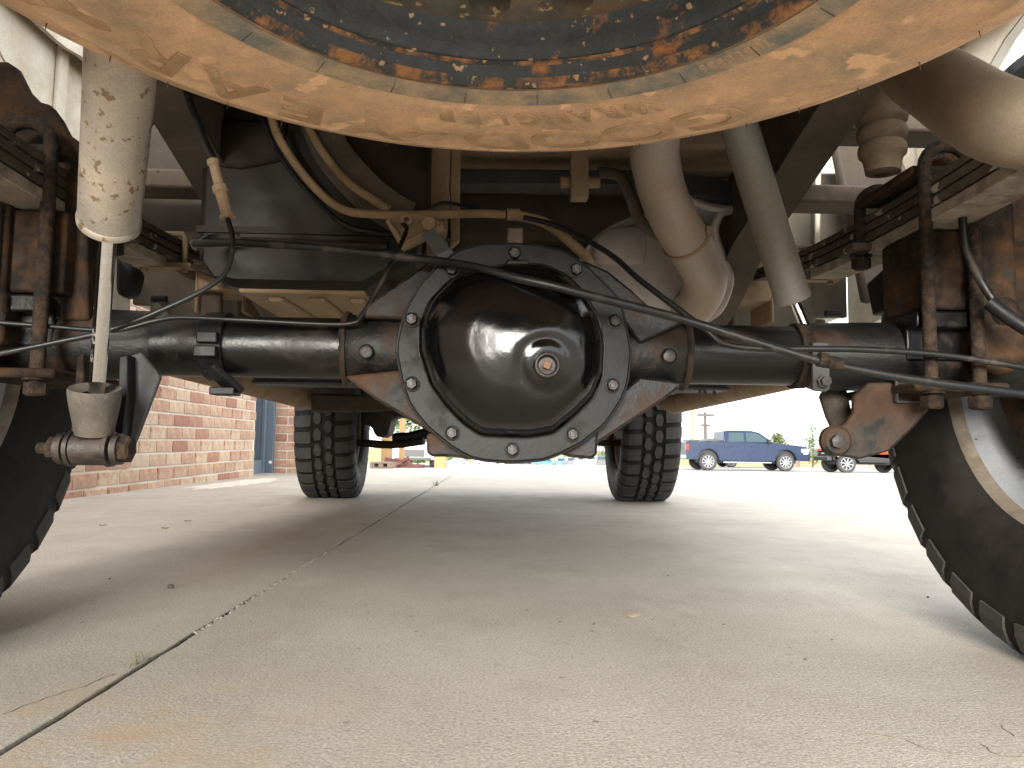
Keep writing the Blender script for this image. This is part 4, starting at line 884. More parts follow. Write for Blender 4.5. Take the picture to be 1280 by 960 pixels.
mb = MB(); mb.plate([(388, 492), (490, 494), (500, 512), (470, 515), (388, 515)], 3.4, .03); link('lower_shield', mb, m_framed, T, bevel=.01)

# ------------------------------------------------------------------ SPARE WHEEL hung above the camera
SC = Vector((.009, .408, 0)); ZB = .589
SPW = thing('spare_wheel', 'spare tire coated in tan dust, slung flat under the truck bed on a rusty rim', 'spare wheel', (SC.x, SC.y, .70))
def lz(prof, seg=144): mb = MB(); mb.lathe([(r, z) for r, z in prof], (SC.x, SC.y, 0), (0, 0, 1), seg); return mb
tp = [(.2235, ZB+.018), (.226, ZB+.010), (.231, ZB+.0065), (.2485, ZB+.0030), (.2500, ZB+.0042), (.2515, ZB+.0028), (.270, ZB+.0008), (.300, ZB), (.330, ZB+.0004), (.3435, ZB+.0014), (.3448, ZB+.0001), (.3475, ZB+.0003), (.3488, ZB+.0020), (.352, ZB+.003), (.372, ZB+.009), (.388, ZB+.017), (.402, ZB+.029), (.410, ZB+.041), (.416, ZB+.060), (.419, ZB+.10), (.419, ZB+.17), (.41, ZB+.21), (.38, ZB+.245), (.30, ZB+.26), (.23, ZB+.25)]
mb = lz(tp[:1]+tp[1:]); 
for i, p in enumerate(mb.v): mb.v[i] = p+Vector((0, 0, .0006*noise.noise(p*18)))
spt = link('spare_tire', mb, m_sptire, SPW, smooth=60)
mb = lz([(.2285, ZB+.0066), (.2310, ZB+.0056), (.2400, ZB+.0036), (.2482, ZB+.0022), (.2488, ZB+.0032)]); link('bead_band', mb, m_sptire2, spt, smooth=60)
mb = MB()
for k in range(24):    # short mould seams across the band and tiny vents
    a = 2*pi*k/24+.13; 
    for (r0, r1, w) in ((.234, .247, .00025),):
        c, s2 = cos(a), sin(a); t = Vector((-s2, c, 0))*w; p0 = Vector((SC.x+r0*c, SC.y+r0*s2, ZB+.0045)); p1 = Vector((SC.x+r1*c, SC.y+r1*s2, ZB+.0018))
        mb.add([p0-t, p0+t, p1+t, p1-t, p0-t+Vector((0, 0, .003)), p0+t+Vector((0, 0, .003)), p1+t+Vector((0, 0, .003)), p1-t+Vector((0, 0, .003))], [(0, 1, 2, 3), (0, 4, 5, 1), (3, 2, 6, 7), (1, 5, 6, 2), (0, 3, 7, 4)])
link('mould_seam', mb, m_boot, spt, smooth=0, kind='stuff')
mb = MB()
for k in range(44):
    a = 2*pi*k/44+.03; r = .362+.003*sin(k*2.3); mb.tube([Vector((SC.x+r*cos(a), SC.y+r*sin(a), ZB+.008)), Vector((SC.x+(r+.002)*cos(a), SC.y+(r+.002)*sin(a), ZB+.0005))], [.0007, .0003], 6)
link('rubber_whisker', mb, m_stone, spt, kind='stuff')
# raised lettering bent round the sidewall
FONT_Z = ZB-.0002
def glyph(ch, size, ext):
    cu = bpy.data.curves.new('t', 'FONT'); cu.body = ch; cu.size = size; cu.extrude = ext; cu.align_x = 'CENTER'; cu.resolution_u = 4; cu.offset = size*.012; cu.bevel_depth = .0004
    ob = bpy.data.objects.new('t', cu); COL.objects.link(ob); dg = bpy.context.evaluated_depsgraph_get(); me = bpy.data.meshes.new_from_object(ob.evaluated_get(dg))
    vs = [v.co.copy() for v in me.vertices]; fs = [tuple(p.vertices) for p in me.polygons]
    bpy.data.objects.remove(ob); bpy.data.curves.remove(cu); bpy.data.meshes.remove(me); return vs, fs
def sidez(r):
    for i in range(len(tp)-1):
        if tp[i][0] <= r <= tp[i+1][0]: t = (r-tp[i][0])/(tp[i+1][0]-tp[i][0]); return tp[i][1]*(1-t)+tp[i+1][1]*t
    return ZB
def text_arc(txt, rbase, degs, size, wscale, m_, ext=.0007, slant=0):
    mb = MB()
    for ch, dg_ in zip(txt, degs):
        if ch == ' ': continue
        vs, fs = glyph(ch, size, ext); out = []
        for p in vs:
            rr = rbase+p.y; a = radians(dg_)+(p.x*wscale+slant*p.y)/(rbase+size*.35)
            out.append(Vector((SC.x+rr*cos(a), SC.y+rr*sin(a), sidez(rr)-p.z*1.0)))
        mb.add(out, fs)
    return mb
def grid(a0, st_, n): return [a0+st_*i for i in range(n)]
for txt_, rb_, dg_, sz_, ws_, ex_, sl_ in (('GOODYEAR', .300, [54.6, 67, 79.3, 91.5, 113, 124.5, 136.5, 148], .060, 1.45, .0011, -.25), ('WRANGLER', .262, grid(64, 5.3, 8), .030, 1.0, .0008, -.25), ('TUBELESS', .2335, grid(34.6, 1.9, 8), .013, .8, .0009, 0)):
    for ch_, d_ in zip(txt_, dg_): link('raised_letter', text_arc(ch_, rb_, [d_], sz_, ws_, m_letter, ex_, sl_), m_letter, spt, smooth=30)
# winged foot emblem
def emblem(a_deg, r, sc_):
    a = radians(a_deg); c = Vector((SC.x+r*cos(a), SC.y+r*sin(a), sidez(r)-.0012)); R = Vector((-sin(a), cos(a), 0)); U = Vector((cos(a), sin(a), 0)); mb = MB()
    foot = [(-.030, -.012), (-.022, -.016), (-.005, -.012), (.010, -.016), (.016, -.012), (.012, -.004), (.006, .002), (-.008, -.004), (-.022, -.006)]
    wing = [(.004, .001), (.016, -.002), (.034, .004), (.028, .007), (.036, .011), (.027, .012), (.033, .017), (.020, .015), (.010, .010)]
    for pl in (foot, wing): mb.prism([c+R*(x*sc_)+U*(y*sc_) for x, y in pl], (0, 0, .002))
    return mb
link('raised_emblem', emblem(103, .318, .85), m_letter, spt, smooth=0, bevel=.0004)
link('raised_emblem', emblem(160, .330, 1.1), m_letter, spt, smooth=0, bevel=.0004)
# rim: flange, well wall, face disc with holes
mb = lz([(.2255, ZB+.013), (.2262, ZB+.008), (.2240, ZB+.0055), (.2195, ZB+.0062), (.2165, ZB+.012)]); link('rim_flange', mb, m_sprimrust, SPW, smooth=60)
mb = lz([(.2165, ZB+.012), (.2135, ZB+.019), (.2115, ZB+.0215), (.2070, ZB+.0235), (.2040, ZB+.027), (.2015, ZB+.036), (.199, ZB+.047), (.1965, ZB+.0495)]); 
link('rim_well', mb, m_sprim, SPW, smooth=60)
mb = lz([(.2120, ZB+.0208), (.2095, ZB+.0218), (.2075, ZB+.0226)]); mb.v = [p+Vector((0, 0, -.0007)) for p in mb.v]; link('rust_ring', mb, m_sprimrust, SPW, smooth=60)
mb = MB(); zf = ZB+.0495; NS = 16; vs = []; _q = PZ(665, 4, zf); amid = atan2(_q.y-SC.y, _q.x-SC.x); fs = []; q = 8
R0, R1, RH, hr = .125, .1965, .163, .0165
for k in range(NS):
    a = 2*pi*(k+.5)/NS+amid; h = pi/NS
    bnd = []
    for t in [i/q for i in range(q)]: bnd.append((R0, -h+2*h*t))
    for t in [i/q for i in range(q)]: bnd.append((R0+(R1-R0)*t, h))
    for t in [i/q for i in range(q)]: bnd.append((R1, h-2*h*t))
    for t in [i/q for i in range(q)]: bnd.append((R1-(R1-R0)*t, -h))
    B = [Vector((SC.x+r*cos(a+d_), SC.y+r*sin(a+d_), zf-(.002*sin((r-R0)/(R1-R0)*pi)))) for r, d_ in bnd]
    hc = Vector((SC.x+RH*cos(a), SC.y+RH*sin(a), zf-.002)); Hh = []; H2_ = []; H3 = []
    for p in B:
        d_ = (p-hc); an = atan2(d_.y, d_.x); Hh.append(hc+Vector((cos(an), sin(an), 0))*(hr+.004)); H2_.append(hc+Vector((cos(an), sin(an), 0))*hr+Vector((0, 0, -.0025))); H3.append(hc+Vector((cos(an), sin(an), 0))*(hr-.001)+Vector((0, 0, .02)))
    n_ = len(B)
    mb.add(B+Hh+H2_+H3, [(j*n_+i, j*n_+(i+1) % n_, (j+1)*n_+(i+1) % n_, (j+1)*n_+i) for j in range(3) for i in range(n_)])
link('rim_face', mb, m_spface, SPW, smooth=50)
mb = lz([(.115, zf), (.09, zf-.012), (.075, zf-.014), (.066, zf-.004), (.066, zf+.03), (.001, zf+.03)], 48); link('rim_hub', mb, m_spface, SPW)
mb = lz([(.121, zf+.022), (.199, zf+.022)]); link('hole_shade_disc', mb, m_plast, SPW)  # black disc added above the rim holes, standing in for the shade inside
mb = lz([(.001, ZB+.13), (.19, ZB+.13), (.20, ZB+.10), (.2, ZB+.05)], 48); link('rim_back', mb, m_plast, SPW)  # rim back coloured black so the hole depths read as shaded
mb = MB(); mb.cyl((SC.x, SC.y, zf+.01), (SC.x, SC.y, .93), .006); mb.b(SC.x-.06, SC.x+.06, SC.y-.015, SC.y+.015, zf+.0, zf+.012); link('winch_cable', mb, m_ubolt, SPW)
# ------------------------------------------------------------------ BEYOND THE DRIVEWAY: vehicles, posts, trees, fence, houses, poles
def paint(name, c, rough=.3): return M(name, c, None, rough=rough, bump=.0, bs=8, var=.02, vs=3, coat=.15, spec=.3, grain=0)
m_blue = paint('navy_blue_paint', (.0045, .014, .040)); m_red = paint('bright_red_paint', (.55, .04, .02)); m_carwhite = paint('white_car_paint', (.62, .63, .65)); m_silver = paint('silver_car_paint', (.12, .135, .16)); m_darkcar = paint('charcoal_car_paint', (.05, .055, .06)); m_bluecar = paint('mid_blue_paint', (.05, .16, .38))
m_alloy = M('bright_alloy', (.30, .31, .33), None, rough=.3, metal=.5, bump=0, var=.05)
m_tire2 = M('plain_tire', (.03, .03, .031), None, rough=.85, bump=.2)
m_chr = M('chrome_trim', (.7, .7, .72), None, rough=.15, metal=.9, bump=0)
m_lamp = M('headlight', (.75, .77, .8), None, rough=.1, bump=0); m_tail = M('taillight', (.5, .02, .015), None, rough=.2, bump=0)
m_blk = M('black_trim', (.015, .015, .016), None, rough=.5, bump=0)
m_winblue = M('car_window', (.025, .045, .055), None, rough=.06, bump=0, var=.02)

class Veh:
    """local frame: +x front, y left, z up; placed with a yaw"""
    def __init__(s, name, label, cat, loc, yaw, group=None):
        s.t = thing(name, label, cat, loc, group); s.o = Vector(loc); s.R = Matrix.Rotation(yaw, 3, 'Z')
    def add(s, nm, mb, mat, parent=None, **k):
        mb.v = [s.R @ p+s.o for p in mb.v]; return link(nm, mb, mat, parent or s.t, **k)
    def wheel(s, x, r, half, nsp=10, matr=None, wid=.24):
        for sd in (-1, 1):
            y = sd*half; mb = MB(); mb.lathe([(r*.66, -wid/2), (r*.93, -wid/2), (r, -wid/2+.04), (r, wid/2-.04), (r*.93, wid/2), (r*.70, wid/2), (r*.66, wid/2-.04)], (x, y, r), (0, sd, 0), 36); w = s.add('wheel', mb, m_tire2)
            mb = MB(); mb.lathe([(r*.69, wid/2-.02), (r*.66, wid/2+.005), (r*.62, wid/2-.01), (r*.6, wid/2-.10), (.02, wid/2-.12)], (x, y, r), (0, sd, 0), 30); s.add('rim', mb, m_blk if nsp else m_alloy, w)
            mb = MB(); mb.lathe([(r*.695, wid/2-.0), (r*.66, wid/2+.012), (r*.61, wid/2-.01)], (x, y, r), (0, sd, 0), 30); mb.lathe([(r*.15, wid/2-.03), (r*.12, wid/2+.01), (.005, wid/2+.015)], (x, y, r), (0, sd, 0), 14)
            for k in range(nsp):
                a = 2*pi*k/nsp+.2; d = Vector((cos(a), 0, sin(a))); c = Vector((x, y+sd*(wid/2-.015), r)); mb.bar(c+d*r*.10, c+d*r*.65, r*.11, .03, (0, 1, 0))
            s.add('rim_spokes', mb, matr or m_alloy, w)
def arch(cx, r, z0, n=9): # arch points from rear to front at body lower edge z0
    a0 = math.asin(min(1, max(-1, (z0-.0)/r))) if False else 0
    return [(cx-r*cos(pi*k/n), z0+r*sin(pi*k/n)) for k in range(n+1)]
def bodyprism(poly, half, tum=0, zt=9, zb=9):
    """side outline extruded to both sides; above zb the sides lean in"""
    mb = MB(); n = len(poly); vs = []
    for sd in (-1, 1):
        for x, z in poly:
            y = half-(max(0, z-zb)*tum); vs.append(Vector((x, sd*y, z)))
    mb.add(vs, [tuple(range(n)), tuple(range(2*n-1, n-1, -1))]+[(i, (i+1) % n, (i+1) % n+n, i+n) for i in range(n)]); return mb

# --- blue crew-cab pickup in the lot
D = 36.0; v0 = P(858, 589, D); gzp = gz(D)
bt = Veh('parked_pickup', 'navy blue crew cab pickup parked side-on in the far lot', 'pickup truck', (v0.x, D+1.0, gzp), 0)
wr = .42; xr_, xf_ = 1.05, 4.75
low = .52
poly = [(0, .62), (.05, low)]+[(x, z) for x, z in arch(xr_, .50, low)]+[(xr_+.55, .47), (xf_-.55, .47)]+[(x, z) for x, z in arch(xf_, .50, low)]+[(5.65, .48), (5.86, .55), (5.90, .80), (5.84, 1.02), (5.70, 1.16), (5.2, 1.24), (4.35, 1.30), (4.0, 1.33), (1.78, 1.33), (1.78, 1.34), (.04, 1.36), (0, 1.30)]
b_ = bt.add('body', bodyprism(poly, 1.0, .14, 9, .95), m_blue, smooth=25, bevel=.03)
cabp = [(1.80, 1.31), (4.28, 1.28), (3.55, 1.82), (3.2, 1.90), (2.1, 1.91), (1.86, 1.86)]
c_ = bt.add('cab', bodyprism(cabp, .965, .30, 9, 1.31), m_blue, smooth=25, bevel=.03)
for sd in (-1, 1):
    def sp_(pts, off=.006): return [Vector((x, sd*(.965-(z-1.31)*.30+off), z)) for x, z in pts]
    for pts in ([(2.02, 1.37), (2.78, 1.37), (2.78, 1.80), (2.08, 1.80)], [(2.88, 1.37), (3.98, 1.37), (3.52, 1.72), (3.36, 1.80), (2.88, 1.80)]):
        mb = MB(); mb.prism(sp_(pts), (0, sd*.006, 0)); bt.add('window', mb, m_winblue, c_, smooth=0)
    for x in (1.84, 2.83, 3.95):
        mb = MB(); mb.b(x-.008, x+.008, sd*1.0-.004, sd*1.0+.004, .56, 1.28); bt.add('door_gap', mb, m_blk, b_, smooth=0)
    for x in (2.05, 3.05):
        mb = MB(); mb.b(x, x+.20, sd*.99-.02, sd*.99+.03, 1.13, 1.16); bt.add('door_handle', mb, m_blue, b_, smooth=0, bevel=.008)
    mb = MB(); mb.b(1.75, 4.05, sd*.98-.05, sd*.98+.06, .37, .43); bt.add('side_step', mb, m_chr, smooth=0, bevel=.02)
    mb = MB(); mb.box((3.92, sd*1.10, 1.42), (.12, .20, .18)); bt.add('mirror', mb, m_blk, c_, smooth=0, bevel=.03)
    mb = MB(); mb.box((5.66, sd*.93, .98), (.34, .22, .16)); mb.box((5.70, sd*.93, .86), (.24, .16, .10)); bt.add('headlight', mb, m_lamp, b_, smooth=0, bevel=.03)
    mb = MB(); mb.box((.06, sd*.93, 1.10), (.14, .14, .26)); bt.add('taillight', mb, m_tail, b_, smooth=0, bevel=.02)
    for xw in (xr_, xf_):
        ring = [(xw-.56*cos(pi*k/14), low+.0+.56*sin(pi*k/14)) for k in range(15)]+[(xw+.50*cos(pi*k/14), low+.50*sin(pi*k/14)) for k in range(15)]
        mb = MB(); mb.prism([Vector((x, sd*1.0, z)) for x, z in ring], (0, sd*.02, 0)); bt.add('arch_trim', mb, m_blue, b_, smooth=0)
mb = MB(); mb.b(5.70, 5.95, -.92, .92, .50, .72); bt.add('front_bumper', mb, m_blk, smooth=0, bevel=.04)
mb = MB(); mb.b(-.08, .1, -.92, .92, .55, .72); bt.add('rear_bumper', mb, m_chr, smooth=0, bevel=.04)
mb = MB(); mb.b(.8, 5.4, -.5, .5, .36, .6); mb.b(xr_-.56, xr_+.56, -.72, .72, .50, 1.15); mb.b(xf_-.56, xf_+.56, -.72, .72, .50, 1.12); bt.add('chassis', mb, m_blk, smooth=0)
mb = MB(); mb.b(.25, .75, -.6, .6, 1.36, 1.47); mb.b(1.1, 1.6, -.7, .7, 1.36, 1.5); bt.add('bed_toolbox', mb, m_darkcar, smooth=0, bevel=.02)
bt.wheel(xr_, wr, .86); bt.wheel(xf_, wr, .86)

# --- red off-roader facing left, black sills, spare on its tail
D = 34.0; v0 = P(1062, 588, D)
jp = Veh('parked_off_roader', 'bright red off-roader with black fenders and big tires parked behind the right shock bracket', 'car', (v0.x+3.2, D+1, gz(D)), pi)
jp_wr = .42
poly = [(.0, .62), (.10, .60)]+arch(.72, .52, .60)+[(1.35, .55), (2.65, .55)]+arch(3.25, .52, .60)+[(3.82, .62), (3.86, 1.10), (3.7, 1.16), (2.55, 1.22), (2.45, 1.25), (.0, 1.25)]
jp.add('sill', bodyprism([(x, min(z, .86)) for x, z in poly if z < 1.13], .79, 0), m_blk, smooth=25)
b_ = jp.add('body', bodyprism([(0, .865), (.2, .865), (.35, 1.08), (1.1, 1.08), (1.28, .865), (2.68, .865), (2.85, 1.08), (3.6, 1.08), (3.84, .9), (3.86, 1.10), (3.7, 1.16), (2.55, 1.22), (2.45, 1.25), (0, 1.25)], .80, 0), m_red, smooth=25, bevel=.02)
c_ = jp.add('cab', bodyprism([(.02, 1.24), (2.6, 1.22), (2.15, 1.80), (.12, 1.82)], .76, .10, 9, 1.25), m_blk, smooth=25, bevel=.03)
for sd in (-1, 1):
    for pts in ([(.2, 1.32), (1.0, 1.32), (1.0, 1.70), (.22, 1.70)], [(1.1, 1.32), (2.3, 1.32), (2.02, 1.70), (1.1, 1.70)]):
        mb = MB(); mb.prism([Vector((x, sd*(.765-(z-1.25)*.10), z)) for x, z in pts], (0, sd*.006, 0)); jp.add('window', mb, m_winblue, c_, smooth=0)
    for cx in (.72, 3.25):
        ring = [(cx-.60, .78), (cx-.42, 1.08), (cx+.42, 1.08), (cx+.62, .74), (cx+.52, .74), (cx+.36, 1.00), (cx-.36, 1.00), (cx-.50, .78)]
        mb = MB(); mb.prism([Vector((x, sd*.80, z)) for x, z in ring], (0, sd*.18, 0)); jp.add('fender_flare', mb, m_blk, b_, smooth=0, bevel=.02)
    mb = MB(); mb.cyl((1.3, sd*.86, .52), (2.7, sd*.86, .52), .05); jp.add('rock_slider', mb, m_blk, smooth=40)
mb = MB(); mb.b(3.85, 4.08, -.75, .75, .55, .75); jp.add('front_bumper', mb, m_blk, smooth=0, bevel=.04)
mb = MB(); mb.b(-.15, .02, -.70, .70, .55, .72); jp.add('rear_bumper', mb, m_blk, smooth=0, bevel=.04)
mb = MB(); mb.lathe([(.12, -.12), (.36, -.13), (.41, -.08), (.41, .08), (.36, .13), (.12, .10)], (-.20, 0, 1.05), (-1, 0, 0), 32); jp.add('tail_spare', mb, m_tire2)
mb = MB(); mb.b(.4, 3.6, -.45, .45, .38, .62); jp.add('chassis', mb, m_blk, smooth=0)
jp.wheel(.72, jp_wr, .78, 8); jp.wheel(3.25, jp_wr, .78, 8)

# --- far parked cars
def smallcar(kind, label, mat, u, Dp, yaw, grp=None, z_extra=0):
    p = P(u, 586, Dp)
    v = Veh('parked_car', label, 'car', (p.x, Dp, gz(Dp)+z_extra), yaw, grp)
    if kind == 'suv':
        poly = [(0, .40), (.1, .34)]+arch(.9, .40, .34)+arch(3.75, .40, .34)+[(4.6, .36), (4.72, .60), (4.66, .92), (4.4, 1.05), (3.5, 1.12), (.05, 1.10)]; cab = [(.08, 1.08), (3.6, 1.10), (2.9, 1.66), (.5, 1.70), (.16, 1.6)]; hw = .93
        wins = ([(.45, 1.15), (1.4, 1.15), (1.4, 1.58), (.55, 1.58)], [(1.5, 1.15), (2.35, 1.15), (2.35, 1.60), (1.5, 1.60)], [(2.45, 1.15), (3.35, 1.15), (2.85, 1.58), (2.45, 1.60)])
    else:
        poly = [(0, .40), (.1, .30)]+arch(.95, .36, .30)+arch(3.65, .36, .30)+[(4.5, .32), (4.6, .55), (4.5, .74), (3.5, .90), (.5, .92), (.03, .86)]; cab = [(.55, .90), (3.5, .88), (2.65, 1.38), (1.35, 1.42)]; hw = .88
        wins = ([(.95, .96), (1.95, .96), (1.95, 1.34), (1.40, 1.34)], [(2.05, .96), (3.15, .96), (2.60, 1.32), (2.05, 1.34)])
    b_ = v.add('body', bodyprism(poly, hw, .05, 9, .6), mat, smooth=25, bevel=.03); zb = cab[0][1]
    c_ = v.add('cabin', bodyprism(cab, hw-.04, .25, 9, zb), mat, smooth=25, bevel=.03)
    for sd in (-1, 1):
        for pts in wins:
            mb = MB(); mb.prism([Vector((x, sd*(hw-.04-(z-zb)*.25+.006), z)) for x, z in pts], (0, sd*.006, 0)); v.add('window', mb, m_winblue, c_, smooth=0)
        mb = MB(); mb.box((poly[-3][0]-.02 if kind != 'suv' else 4.55, sd*(hw-.2), poly[-3][1]-.08 if kind != 'suv' else .84), (.16, .3, .12)); v.add('headlight', mb, m_lamp, b_, smooth=0)
        mb = MB(); mb.box((.02, sd*(hw-.1), zb-.18), (.12, .16, .22)); v.add('taillight', mb, m_tail, b_, smooth=0)
    # windscreen, rear window, grille
    def cross(x0, z0_, x1, z1, w0, w1, nm, mat_, par):
        d = Vector((x1-x0, 0, z1-z0_)); n = Vector((d.z, 0, -d.x)).normalized(); n = n if n.x*(1 if x0 > 2 else -1) > 0 else -n
        mb = MB(); mb.prism([Vector((x0, -w0, z0_))+n*.004, Vector((x0, w0, z0_))+n*.004, Vector((x1, w1, z1))+n*.004, Vector((x1, -w1, z1))+n*.004], n*.01); v.add(nm, mb, mat_, par, smooth=0)
    f0, f1 = cab[1], cab[2]; a = .1; L_ = lambda t: (f0[0]+(f1[0]-f0[0])*t, f0[1]+(f1[1]-f0[1])*t)
    (xa, za), (xb, zb2) = L_(.12), L_(.9); cross(xa, za, xb, zb2, hw-.14, hw-.24, 'windscreen', m_winblue, c_)
    r0, r1 = cab[0], cab[-1]; cross(r0[0]+.0, r0[1]+.1, r1[0], r1[1]-.03, hw-.16, hw-.22, 'rear_window', m_winblue, c_)
    mb = MB(); fx = 4.70 if kind == 'suv' else 4.56; mb.b(fx-.05, fx+.03, -.55, .55, .50, .72 if kind != 'suv' else .82); v.add('grille', mb, m_blk, b_, smooth=0)
    mb = MB(); mb.b(fx-.12, fx+.04, -hw+.1, hw-.1, .34, .46); v.add('bumper', mb, m_blk, b_, smooth=0, bevel=.02)
    xs_ = (.9, 3.75) if kind == 'suv' else (.95, 3.65)
    for x in xs_: v.wheel(x, .35, hw-.12, 5, wid=.2)
    return v
smallcar('suv', 'white SUV facing the camera behind the wooden posts', m_carwhite, 530, 40, radians(-92))
smallcar('sedan', 'white sedan seen side-on under the left half of the axle cover', m_carwhite, 590, 112, radians(4), None)
smallcar('sedan', 'silver sedan seen side-on, leftmost of the far cars under the cover', m_silver, 588, 120, radians(180))
smallcar('suv', 'silver-grey SUV seen from behind, beside the mid-blue one in the row', m_silver, 716, 118, radians(92))
smallcar('suv', 'white SUV between the silver-grey SUV and another white one', m_carwhite, 729, 110, radians(90))
smallcar('suv', 'charcoal SUV nearest the right front wheel in the far row', m_darkcar, 754, 104, radians(88))
smallcar('suv', 'mid-blue SUV seen from behind, leftmost in the row of SUVs by the right front wheel', m_bluecar, 703, 124, radians(90))
smallcar('sedan', 'white sedan parked behind the blue pickup, its wheels showing under the truck', m_carwhite, 888, 44, radians(0))

smallcar('suv', 'white SUV with red taillights just left of the charcoal one', m_carwhite, 741, 106, radians(90))
smallcar('sedan', 'charcoal sedan side-on between the white sedan and the axle cover bottom', m_darkcar, 622, 118, radians(3))
smallcar('suv', 'mid-blue SUV side-on far under the right half of the cover', m_bluecar, 664, 128, radians(2))

# --- wooden posts of the neighbouring canopy, pallet and red debris
m_wood = M('cedar_post', 'B89468', '9A7852', .4, 6, .2, .8, .9, bump=.4, bs=20, var=.15, vs=12)
def post(u0, u1, D_, z1, lab):
    a, b_ = P(u0, 580, D_).x, P(u1, 580, D_).x; mb = MB(); mb.b(a, b_, D_, D_+(b_-a), gz(D_)-.02, z1); link('wooden_post', mb, m_wood, smooth=0, bevel=.01, label=lab, cat='post')
post(476, 489, 13.0, 3.4, 'thickest pale cedar post beside the left front tire')
post(498, 505, 15.0, 3.4, 'thin cedar post standing in front of the white SUV')
post(543, 557, 20.0, 3.6, 'cedar post behind the tab at the lower left of the axle cover')
post(865, 867.6, 60.0, 9.0, 'tall thin orange-brown post left of the utility pole')
m_pallet = M('weathered_pallet_wood', (.30, .22, .17), (.18, .12, .10), .4, 8, .15, .9, .9, bump=.4, bs=20)
m_debris = M('dark_red_debris', (.14, .05, .045), (.25, .12, .10), .4, 8, .15, .8, .9, bump=.4, bs=20)
a, b_ = P(465, 584, 10.5).x, P(492, 584, 10.5).x
pl = thing('pallet', 'low weathered pallet lying at the crest of the driveway by the left front tire', 'pallet', ((a+b_)/2, 10.5, 0))
for z in (.005, .065):
    for k in range(5):
        mb = MB(); y = 10.3+k*.1; mb.b(a, b_, y, y+.075, z, z+.015); link('plank', mb, m_pallet, pl, smooth=0)
for x in (a+.03, (a+b_)/2, b_-.03):
    mb = MB(); mb.b(x-.03, x+.03, 10.3, 10.8, .0205, .0645); link('block', mb, m_pallet, pl, smooth=0)
def rubble(nm, u0, u1, v_top, D_, seed, mat_, lab, cat):
    rr = random.Random(seed); mb = MB(); a, b_ = P(u0, 583, D_).x, P(u1, 583, D_).x; zt = P(u0, v_top, D_).z; z0_ = gz(D_)
    for k in range(16):
        x = rr.uniform(a, b_); L_ = rr.uniform(.1, .3); R = Matrix.Rotation(rr.uniform(-.6, .6), 3, 'Y') @ Matrix.Rotation(rr.uniform(0, 3), 3, 'Z'); mb.box((x, D_+rr.uniform(-.15, .15), rr.uniform(z0_+.03, max(z0_+.06, zt-.03))), (L_, rr.uniform(.05, .12), rr.uniform(.03, .08)), R)
    link(nm, mb, mat_, smooth=0, label=lab, cat=cat)
rubble('scrap_pile', 484, 500, 572, 11.6, 2, m_debris, 'heap of dark red scrap beside the pallet', 'scrap pile')
rubble('scrap_pile', 503, 520, 577, 11.8, 4, m_debris, 'flatter heap of reddish scrap in front of the white SUV', 'scrap pile')

# --- trees
m_leafA = M('green_leaves', (.045, .09, .02), (.075, .12, .035), .42, 2, .2, .7, .8, bump=0, var=.3, vs=3)
m_leafB = M('olive_leaves', (.06, .085, .025), (.10, .12, .045), .42, 2, .2, .7, .8, bump=0, var=.3, vs=3)
m_bark = M('bark', (.12, .09, .065), None, rough=.95, bump=.5)
def tree(lab, base, h, shape, nleaf, lsz, mat_, seed, trunk=.12, grp=None, nm='tree', zlow=.16):
    rr = random.Random(seed); t = thing(nm, lab, 'tree', base, grp); base = Vector(base)
    mb = MB(); mb.tube([base, base+Vector((.1, 0, h*.35)), base+Vector((.0, .1, h*.9))], [trunk, trunk*.7, trunk*.15], 8)
    for k in range(7):
        z = h*rr.uniform(.25, .75); a = rr.uniform(0, 2*pi); L_ = shape(z/h)*.8; q = base+Vector((0, 0, z)); mb.tube([q, q+Vector((cos(a)*L_, sin(a)*L_, h*.10))], [trunk*.3, trunk*.06], 5)
    link('trunk', mb, m_bark, t)
    mb = MB(); cl = []
    for k in range(34):
        z = rr.uniform(zlow, 1.0); a = rr.uniform(0, 2*pi); r = shape(z)*sqrt(rr.random()); cl.append((Vector((cos(a)*r, sin(a)*r, z*h)), h*.09*rr.uniform(.6, 1.3)))
    for k in range(nleaf):
        c, s_ = rr.choice(cl); p = base+c+Vector((rr.gauss(0, s_), rr.gauss(0, s_), rr.gauss(0, s_*.8))); 
        d = Vector((rr.gauss(0, 1), rr.gauss(0, 1), rr.gauss(0, 1))).normalized(); e = d.orthogonal().normalized(); f = d.cross(e); L_ = lsz*rr.uniform(.6, 1.4)
        mb.add([p-e*L_, p+f*L_*.5, p+e*L_, p-f*L_*.5], [(0, 1, 2, 3)])
    link('crown', mb, mat_, t, smooth=0, recalc=False); return t
D_ = 52; q = P(1016, 586, D_); tree('slim pointed young tree right of the blue pickup', (q.x, D_, gz(D_)), 3.3, lambda z: .62*(1-z)**.6*min(1, z*5)*.8+.06, 3400, .045, m_leafA, 5, .06)
